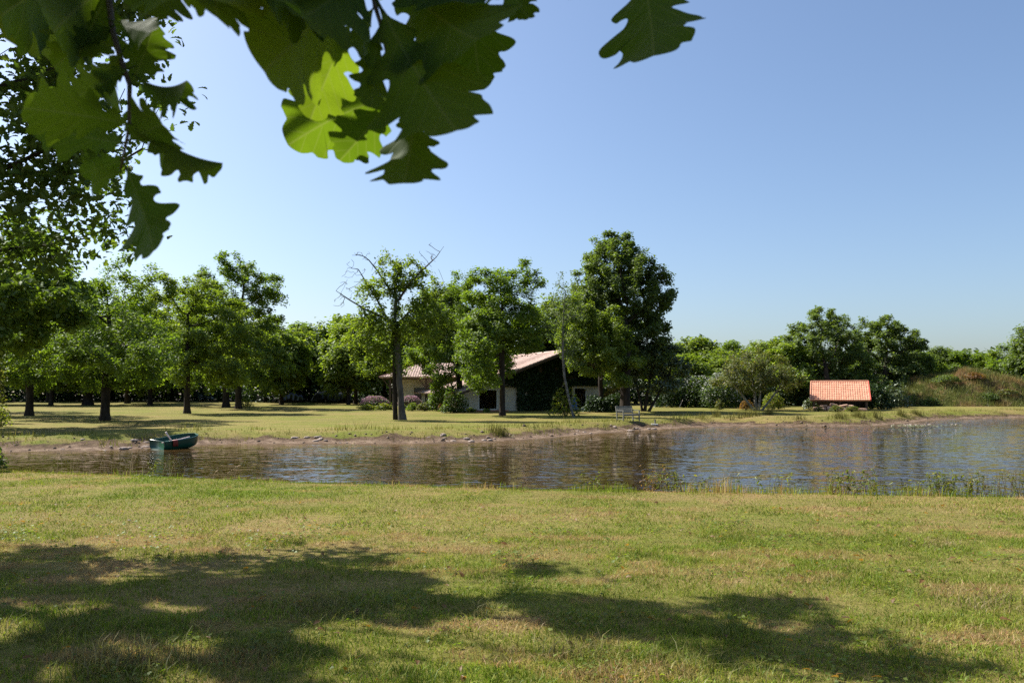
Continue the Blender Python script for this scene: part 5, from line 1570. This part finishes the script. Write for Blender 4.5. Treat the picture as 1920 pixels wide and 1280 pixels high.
# ================================================================== NEAR LAWN GRASS
def blades(X, Y, Hh, Wd, seed, lean=0.5, col=None, segs=1):
    r = np.random.default_rng(seed)
    n = len(X)
    Z = np.array(height(X, Y))
    a = r.uniform(0, 2 * math.pi, n)
    s = np.stack([np.cos(a), np.sin(a), np.zeros(n)], 1)
    b = r.uniform(0, 2 * math.pi, n)
    ln = (np.abs(r.normal(0, lean, n)).clip(0, 1.5) * Hh)[:, None] * np.stack([np.cos(b), np.sin(b), np.zeros(n)], 1)
    base = np.stack([X, Y, Z - 0.004], 1)
    w = Wd[:, None]
    up = np.array([0, 0, 1.0])
    if segs == 1:
        v = np.stack([base - s * w / 2, base + s * w / 2, base + ln + up * Hh[:, None]], 1).reshape(-1, 3)
        k = np.arange(n)[:, None] * 3
        f = np.concatenate([k, k + 1, k + 2], 1)
        rep = 3
    else:
        m = base + ln * 0.3 + up * Hh[:, None] * 0.6
        tip = base + ln * 1.2 + up * Hh[:, None] * 0.95
        v = np.stack([base - s * w / 2, base + s * w / 2, m - s * w * 0.42, m + s * w * 0.42, tip], 1).reshape(-1, 3)
        k = np.arange(n)[:, None] * 5
        f = np.concatenate([k, k + 1, k + 3, k, k + 3, k + 2, k + 2, k + 3, k + 4], 1).reshape(-1, 3)
        rep = 5
    return v, f, np.repeat(col, rep, 0)

def grass_cols(X, Y, seed):
    r = np.random.default_rng(seed)
    n = len(X)
    spot = sstep(0.53, 0.63, fbm(X * 1.6, Y * 3.0, 131, 3))
    d = np.clip(dryness(X, Y) * 0.38 + 0.8 * spot + r.normal(0, 0.2, n), 0, 1)[:, None]
    green = np.array([[0.100, 0.158, 0.012]]) * (1 + 0.35 * r.normal(size=(n, 1))).clip(0.4, 1.9)
    yel = np.array([[0.228, 0.246, 0.032]]) * (1 + 0.25 * r.normal(size=(n, 1))).clip(0.5, 1.6)
    straw = np.where(r.random((n, 1)) < 0.55, np.array([[0.39, 0.275, 0.14]]), np.array([[0.33, 0.18, 0.10]])) * (1 + 0.2 * r.normal(size=(n, 1))).clip(0.5, 1.35)
    mf = 0.45 + 1.1 * fbm(X * 5.0, Y * 5.0, 151, 2)[:, None]
    clov = sstep(0.66, 0.72, fbm(X * 1.9, Y * 1.9, 157, 3))[:, None]
    green = green * mf * (1 - 0.35 * clov); yel = yel * mf * (1 - 0.35 * clov); straw = straw * (0.5 + 0.5 * mf)
    c = np.where(d < 0.4, green + (yel - green) * d / 0.4, yel + (straw - yel) * (d - 0.4) / 0.6)
    return c

gv, gfc, gcol, go_ = [], [], [], 0
r = np.random.default_rng(601)
lipx = np.array([p[0] for p in lip] + [16, 30]); lipy = np.array([p[1] for p in lip] + [12.0, 9.5])
def scatter(d0, d1, dens, hmean, wmean, seed, segs):
    global go_
    r = np.random.default_rng(seed)
    n = int(0.70 * 2 * (d1 * d1 - d0 * d0) / 2 * dens)
    Y = np.sqrt(r.uniform(d0 * d0, d1 * d1, n)); X = r.uniform(-0.70, 0.70, n) * Y
    lim = np.interp(X, lipx, lipy) + 0.9
    thin = 1 - 0.55 * dryness(X, Y)
    ok = (Y < lim) & (r.random(n) < thin)
    X, Y = X[ok], Y[ok]
    tuft = fbm(X * 1.6, Y * 1.6, 71, 2)
    H = hmean * (0.4 + 1.5 * np.maximum(tuft - 0.3, 0)) * (0.45 + 1.1 * fbm(X * 6.0, Y * 6.0, 73, 2)) * (1 + 0.35 * r.normal(size=len(X))).clip(0.3, 2.2)
    v, f, c = blades(X, Y, H, wmean * (1 + 0.3 * r.normal(size=len(X))).clip(0.5, 1.7), seed + 1, 1.15, grass_cols(X, Y, seed + 2), segs)
    gv.append(v); gfc.append(f + go_); gcol.append(c); go_ += len(v)
scatter(3.2, 6.0, 5200, 0.046, 0.0046, 610, 2)
scatter(6.0, 9.5, 3800, 0.042, 0.0062, 620, 1)
scatter(9.5, 18.5, 1500, 0.040, 0.009, 630, 1)
def lip_fringe(n, seed):
    global go_
    r = np.random.default_rng(seed)
    X = r.uniform(-11, 9.5, n)
    Y = np.interp(X, lipx, lipy) + r.normal(0.45, 0.3, n)
    m = 0.25 + 0.75 * sstep(-1, 4, X)
    cl = fbm(X * 1.7, Y * 0.8, 91, 3)
    ok = r.random(n) < m * sstep(0.38, 0.62, cl)
    X, Y, cl, m = X[ok], Y[ok], cl[ok], m[ok]
    H = (0.07 + 0.22 * m * np.maximum(cl - 0.42, 0) * 2.5) * (1 + 0.35 * r.normal(size=len(X))).clip(0.3, 2)
    v, f, c = blades(X, Y, H, np.full(len(X), 0.007), seed, 0.3, grass_cols(X, Y, seed + 1) * np.array([[1.0, 1.05, 0.9]]), 2)
    gv.append(v); gfc.append(f + go_); gcol.append(c); go_ += len(v)
lip_fringe(9000, 640)
# long left-over hay wisps and taller tussocks
def tussock(px, py, n, rad, h, seed, dry=0.3):
    global go_
    q = G(px, py)
    r = np.random.default_rng(seed)
    X = q[0] + r.normal(0, rad, n); Y = q[1] + r.normal(0, rad, n)
    h = h * 0.72
    g = np.array([[0.10, 0.13, 0.02]]) * (1 - dry) + np.array([[0.25, 0.19, 0.10]]) * dry
    c = g * (1 + 0.3 * r.normal(size=(n, 1))).clip(0.4, 1.8)
    v, f, c = blades(X, Y, h * (1 + 0.35 * r.normal(size=n)).clip(0.3, 2), np.full(n, 0.0055), seed, 1.1, c, 2)
    gv.append(v); gfc.append(f + go_); gcol.append(c); go_ += len(v)
for i, (px, py, n, rad, h, dr) in enumerate([(1850, 1135, 300, 0.2, 0.09, 0.9), (1755, 1020, 260, 0.16, 0.05, 1.0), (610, 1135, 360, 0.2, 0.10, 0.7), (360, 985, 200, 0.25, 0.05, 0.9),
        (100, 1190, 260, 0.18, 0.12, 0.4), (300, 1245, 320, 0.2, 0.12, 0.35), (480, 1240, 300, 0.18, 0.12, 0.3), (190, 1250, 260, 0.12, 0.13, 0.7), (640, 1155, 260, 0.2, 0.09, 0.4),
        (1080, 1230, 220, 0.14, 0.11, 0.6), (1290, 1260, 260, 0.16, 0.11, 0.4), (1380, 1190, 200, 0.14, 0.08, 0.3), (900, 1150, 220, 0.16, 0.08, 0.5), (430, 1010, 180, 0.25, 0.05, 0.9),
        (560, 938, 180, 0.35, 0.05, 0.95), (1880, 960, 260, 0.5, 0.05, 0.9), (60, 940, 200, 0.3, 0.07, 0.2), (1520, 1090, 200, 0.2, 0.07, 0.4), (960, 1010, 180, 0.3, 0.05, 0.3)]):
    tussock(px, py, n, rad, h, 650 + i, dr)
tag(link_mesh('grass', np_mesh('grass', np.concatenate(gv), np.concatenate(gfc), 3, False, {'Col': np.concatenate(gcol)}), M['grass']),
    'short mown grass of the near lawn with dry straw patches', 'grass', kind='stuff')

r = np.random.default_rng(680)
n = 26000
Y = np.sqrt(r.uniform(3.3 ** 2, 10.5 ** 2, n)); X = r.uniform(-0.68, 0.68, n) * Y
pt = fbm(X * 1.9, Y * 1.9, 157, 3)
ok = pt + 0.06 * r.normal(size=n) > 0.60
X, Y = X[ok], Y[ok]
C = np.stack([X, Y, np.array(height(X, Y)) + r.uniform(0.012, 0.045, len(X))], 1)
v, f, t = quad_leaves(C, 0.028, 1.6, 681, aspect=0.9)
tag(link_mesh('clover', np_mesh('clover', v, f, 3, False, {'tint': t}), M['oak_light']), 'patches of clover and small weeds in the near lawn', 'clover', kind='stuff')
n = 420
Y = np.sqrt(r.uniform(3.3 ** 2, 12 ** 2, n)); X = r.uniform(-0.68, 0.68, n) * Y
C = np.stack([X, Y, np.array(height(X, Y)) + 0.03], 1)
v, f, t = oak_leaves(C, 0.055, 1.5, 682, droop=0.0)
tag(link_mesh('dead_leaves', np_mesh('dead_leaves', v, f, 3, False, {'tint': t}), M['russet']), 'scattered dry brown leaves in the near lawn', 'dead leaves', kind='stuff')

# taller grass fringe on the far bank and along the near lip, rough grass on the mound
gv, gfc, gcol, go_ = [], [], [], 0
r = np.random.default_rng(701)
n = 140000
Y = r.uniform(29, 80, n); X = r.uniform(-26, 52, n)
ok = (np.abs(X) < 0.68 * Y)
X, Y = X[ok], Y[ok]
z_, d_ = height(X, Y, True)
clump = fbm(X * 0.9, Y * 0.9, 77, 3)
ok = (d_ > 1.0) & (d_ < 4.6) & (clump + 0.25 * r.random(len(X)) > 0.56 + 0.05 * np.abs(d_ - 2.2))
X, Y, clump = X[ok], Y[ok], clump[ok]
H = (0.10 + 0.5 * np.maximum(clump - 0.52, 0) * 2.2) * (1 + 0.3 * r.normal(size=len(X))).clip(0.4, 1.8)
c = np.array([[0.125, 0.135, 0.028]]) * (1 + 0.3 * r.normal(size=(len(X), 1))).clip(0.4, 1.8) + np.array([[0.08, 0.04, 0.02]]) * r.random((len(X), 1))
v, f, c = blades(X, Y, H, np.full(len(X), 0.03), 702, 0.35, c, 1)
gv.append(v); gfc.append(f); gcol.append(c); go_ = len(v)
for i, (px, py, h, k) in enumerate([(938, 815, 0.5, 90), (928, 812, 0.4, 60), (1415, 780, 0.7, 70), (1441, 778, 0.8, 90), (1400, 782, 0.6, 60), (1385, 784, 0.5, 50), (1367, 786, 0.5, 50), (1575, 785, 0.6, 80), (1612, 782, 0.6, 90),
                                    (1645, 784, 0.6, 90), (1500, 786, 0.4, 60), (1690, 780, 0.6, 120), (1720, 778, 0.5, 120), (1345, 782, 0.7, 60), (1318, 786, 0.5, 40)]):
    q = G(px, py)
    X = q[0] + r.normal(0, 0.22, k); Y = q[1] + r.normal(0, 0.22, k)
    c = np.array([[0.12, 0.11, 0.03]]) * (1 + 0.3 * r.normal(size=(k, 1))).clip(0.4, 1.8)
    v, f, c = blades(X, Y, np.full(k, h) * (1 + 0.25 * r.normal(size=k)).clip(0.4, 1.5), np.full(k, 0.03), 720 + i, 0.3, c, 1)
    gv.append(v); gfc.append(f + go_); gcol.append(c); go_ += len(v)
tag(link_mesh('bank_grass', np_mesh('bank_grass', np.concatenate(gv), np.concatenate(gfc), 3, False, {'Col': np.concatenate(gcol)}), M['grass']),
    'uneven taller grass fringing the sandy far bank', 'grass', kind='stuff')
n = 42000
k = r.choice(len(mxx), n, p=np.where(prof > 0.02, 1.0, 0) / np.where(prof > 0.02, 1.0, 0).sum())
jx, jy = r.normal(0, 0.14, n), r.normal(0, 0.14, n)
nz = fbm(mxx[k] * 0.5, myy[k] * 0.5, 81, 3)
red = np.clip((nz - 0.5) * 5, 0, 1)[:, None]
c = (np.array([[0.12, 0.132, 0.034]]) * (1 - red) + np.array([[0.26, 0.15, 0.075]]) * red) * (1 + 0.3 * r.normal(size=(n, 1))).clip(0.4, 1.9)
v, f, c = blades(mxx[k], myy[k], 0.45 * (1 + 0.4 * r.normal(size=n)).clip(0.3, 2), np.full(n, 0.05), 731, 0.5, c, 1)
v = v.reshape(-1, 3, 3) + np.stack([jx, jy, np.array(mzz[k] - height(mxx[k], myy[k])) - 0.05], 1)[:, None, :]
tag(link_mesh('rough_grass', np_mesh('rough_grass', v.reshape(-1, 3), f, 3, False, {'Col': c}), M['grass']), 'rough green and rusty grass covering the mound', 'grass', kind='stuff')

# ================================================================== WEEDS AT THE NEAR WATER EDGE
def weed(label, px, hgt_px, nst, spread, seed, mat='weed', leaf=0.05, nl=16, dd=0.5, group='weeds along the near water edge', thick=0.0035, lean=0.15):
    x0 = (px - 960) / FPX * 13.3
    y = np.interp(x0, lipx, lipy) + dd
    x = (px - 960) / FPX * y
    h = hgt_px * (0.66 if px > 1450 else 0.95) / FPX * y
    e = thing('shore_weed', label, 'weed', (x, y, hz(x, y)), 0, group)
    r = np.random.default_rng(seed)
    mb = MB(); Cs = []
    for k in range(nst):
        b = np.array([r.normal(0, spread * 0.5), r.normal(0, 0.08), -0.05])
        hh = h * r.uniform(0.45, 1.0) + 0.20
        tip = b + np.array([r.normal(0, lean) * hh, r.normal(0, lean) * hh, hh])
        mid = (b + tip) / 2 + np.array([r.normal(0, 0.03), r.normal(0, 0.03), 0])
        mb.tube([b, mid, tip], [thick, thick * 0.8, thick * 0.4], 4)
        t = r.uniform(0.18, 1.0, nl)[:, None]
        Cs.append(np.where(t < 0.5, b + (mid - b) * t * 2, mid + (tip - mid) * (t - 0.5) * 2) + r.normal(0, leaf * 0.45, (nl, 3)))
    mb.build('stems', M['olive_stem'], e)
    if nl:
        v, f, t = quad_leaves(np.concatenate(Cs), leaf, 0.4, seed + 1, aspect=0.4)
        link_mesh('leaves', np_mesh('weed_leaves', v, f, 3, False, {'tint': t}), M[mat], e)
M['olive_stem'] = plain_mat('weed_stem', (0.10, 0.08, 0.03), (0.17, 0.13, 0.05), 20, 0.9)
for a in [
    ('small yellow green weed left of the reddish weed clump', 1112, 22, 5, 0.25, 801, 'weed', 0.045, 14),
    ('reddish stemmed weed clump at the middle of the near shore', 1218, 42, 10, 0.34, 802, 'russet', 0.045, 12),
    ('yellow green weed clump just right of the reddish stems', 1240, 30, 14, 0.45, 803, 'weed', 0.05, 16),
    ('low leafy weed before the bright water left of the lone stem', 1305, 20, 7, 0.35, 804, 'weed', 0.06, 12),
    ('single tall leafy stem on the near shore', 1380, 42, 1, 0.06, 805, 'yellowgreen', 0.05, 18),
    ('branching broad leaved weed right of the lone tall stem', 1432, 34, 4, 0.28, 806, 'yellowgreen', 0.06, 14),
    ('thin dark reeds between the broad leaved weed and the twin weeds', 1490, 30, 16, 0.7, 807, 'weed', 0.03, 2),
    ('narrow upright weed left of the bushy weed', 1560, 40, 6, 0.12, 808, 'weed', 0.05, 22),
    ('tallest bushy yellow green weed on the near shore', 1597, 46, 16, 0.3, 809, 'weed', 0.055, 24),
    ('loose pale stems right of the bushy weed', 1690, 38, 5, 0.3, 810, 'weed', 0.045, 12),
    ('low green weed tuft at the foot of the loose pale stems', 1715, 18, 12, 0.5, 811, 'yellowgreen', 0.05, 10),
    ('wide yellow green weed clump near the right end of the shore', 1775, 46, 22, 0.5, 812, 'weed', 0.055, 20),
    ('upright weed clump with reddish tips beside the wide clump', 1812, 48, 14, 0.5, 813, 'weed', 0.045, 14),
    ('dark thin reeds leaning left near the right edge', 1862, 52, 22, 0.6, 814, 'russet', 0.025, 4),
    ('green reeds and weeds at the right picture edge', 1905, 52, 26, 0.5, 815, 'weed', 0.04, 10)]:
    weed(*a)
def dry_stems(label, px, hpx, n, spread, seed):
    x0 = (px - 960) / FPX * 16
    y = np.interp(x0, lipx, lipy) + 0.8
    x = (px - 960) / FPX * y
    e = thing('dry_grass', label, 'grass tuft', (x, y, hz(x, y)), 0, 'dry seeding grasses on the near left shore')
    r = random.Random(seed)
    h = hpx / FPX * y + 0.2
    mb, hd = MB(), MB()
    for k in range(n):
        b = Vector((r.gauss(0, spread), r.gauss(0, 0.1), -0.05))
        ln = r.gauss(-0.15, 0.35)
        hh = h * r.uniform(0.6, 1)
        p1 = b + Vector((ln * hh * 0.3, 0, hh * 0.6)); p2 = b + Vector((ln * hh, 0, hh)); p3 = p2 + Vector((ln * 0.14 - 0.03, 0, 0.03))
        mb.tube([b, p1, p2], [0.0035, 0.003, 0.002], 4); hd.tube([p2 - (p2 - p1) * 0.1, (p2 + p3) / 2, p3], [0.003, 0.010, 0.002], 5)
    mb.build('stems', M['straw'], e); hd.build('seed_heads', M['straw'], e)
M['straw'] = plain_mat('dry_straw', (0.30, 0.21, 0.12), (0.45, 0.34, 0.22), 20, 0.9)
dry_stems('pale dry grass stems near the left edge of the shore', 135, 30, 7, 0.2, 1)
dry_stems('pale dry grass stems below the left side of the dinghy', 205, 30, 8, 0.25, 2)
dry_stems('densest pale dry grass stems right below the dinghy', 250, 34, 12, 0.3, 3)
dry_stems('pale dry grass stems right of the dinghy', 325, 30, 8, 0.2, 4)
dry_stems('sparse dry grass stems far right of the dinghy', 420, 14, 8, 0.6, 5)
weed('small bright green weed among the dry grass below the dinghy', 290, 18, 5, 0.1, 830, 'yellowgreen', 0.05, 12, group='weeds along the near water edge')

# ================================================================== WATER LILIES
lc = water_pt(1712, 799)
r = random.Random(9)
for k in range(60):
    x, y = lc[0] + r.gauss(0, 1.3), lc[1] + r.gauss(0, 1.3) * 0.9
    if pond_dist(np.array([x]), np.array([y]))[0] > -0.3: continue
    rad = r.uniform(0.08, 0.17)
    e = thing('lily_pad', 'round floating water lily pad in the patch by the far bank', 'water lily', (x, y, WATER_Z + 0.012 + 0.0015 * k), r.uniform(0, 6.28), 'water lily pads off the far bank')
    v = [(0, 0, 0.004)] + [(rad * math.cos(0.2 + a * 0.49), rad * math.sin(0.2 + a * 0.49), 0.012 * math.sin(a * 1.3)) for a in range(13)]
    MB().add(v, [(0, i, i + 1) for i in range(1, 13)]).build('pad', M['lily'], e)
    if k % 2 == 0:
        mb = MB()
        for j in range(8):
            a = j * math.pi / 4
            p = [(0.02 * math.cos(a - .4), 0.02 * math.sin(a - .4), 0.01), (0.02 * math.cos(a + .4), 0.02 * math.sin(a + .4), 0.01), (0.10 * math.cos(a), 0.10 * math.sin(a), 0.10)]
            mb.add(p, [(0, 1, 2)])
        mb.build('flower', M['lily_flower'], e)

# crumbled clods and debris on the far bank
r = np.random.default_rng(990)
n = 9000
Y = r.uniform(28, 76, n); X = r.uniform(-26, 52, n)
z_, d_ = height(X, Y, True)
ok = (np.abs(X) < 0.67 * Y) & (d_ > 0.25) & (d_ < 2.6) & (fbm(X * 0.8, Y * 0.8, 95, 2) + 0.2 * r.random(n) > 0.52)
X, Y, z_ = X[ok], Y[ok], z_[ok]
n = len(X)
sz = (0.05 * np.exp(r.normal(0, 0.5, n))).clip(0.02, 0.16)[:, None, None]
octa = np.array([(1, 0, 0), (0, 1, 0), (-1, 0, 0), (0, -1, 0), (0, 0, 0.8), (0, 0, -0.5)])
V = np.stack([X, Y, z_], 1)[:, None] + octa[None] * sz * r.uniform(0.6, 1.4, (n, 6, 1)) + r.normal(0, 0.15, (n, 6, 3)) * sz
tri = np.array([(0, 1, 4), (1, 2, 4), (2, 3, 4), (3, 0, 4), (1, 0, 5), (2, 1, 5), (3, 2, 5), (0, 3, 5)])
F = (np.arange(n)[:, None, None] * 6 + tri[None]).reshape(-1, 3)
tag(link_mesh('rubble', np_mesh('rubble', V.reshape(-1, 3), F, 3), plain_mat('earth_clod', (0.05, 0.034, 0.02), (0.19, 0.14, 0.10), 1.5, 0.95)), 'crumbled earth clods along the far bank', 'rubble', kind='stuff')
# stones on the far bank
r = random.Random(12)
def stone_mesh(seed):
    rr = random.Random(seed)
    v, f = [], []
    n, m = 9, 5
    for i in range(m):
        ph = (i + 0.5) / m * math.pi
        for k in range(n):
            a = 2 * math.pi * k / n
            j = rr.uniform(0.78, 1.15)
            v.append((math.cos(a) * math.sin(ph) * j, math.sin(a) * math.sin(ph) * j, math.cos(ph) * 0.55 * j))
    f = [(i * n + k, (i + 1) * n + k, (i + 1) * n + (k + 1) % n, i * n + (k + 1) % n) for i in range(m - 1) for k in range(n)]
    f += [tuple(range(n)), tuple((m - 1) * n + k for k in range(n))[::-1]]
    me = bpy.data.meshes.new('stone'); me.from_pydata(v, [], f); me.materials.append(M['sand_stone']); me.update()
    return me
SM = [stone_mesh(k) for k in range(4)]
made = 0
while made < 46:
    px = r.uniform(-10, 1300)
    j = min(max(int(np.searchsorted([p[0] for p in far_shore], (px - 960) / FPX * 33)), 1), len(far_shore) - 1)
    x, y0 = far_shore[j][0] + r.uniform(-2, 2), far_shore[j][1]
    y = y0 + r.uniform(0.2, 2.4)
    z_, d_ = height(np.array([x]), np.array([y]), True)
    if not 0.2 < d_[0] < 2.0: continue
    o = link_mesh('bank_stone', SM[made % 4])
    s_ = r.uniform(0.05, 0.15)
    o.location = (x, y, float(z_[0]) + s_ * 0.15); o.scale = (s_ * 1.3, s_, s_ * 0.8); o.rotation_euler = (0, 0, r.uniform(0, 6))
    tag(o, 'small pale stone lying on the sandy far bank', 'stone', 'stones on the sandy far bank')
    made += 1
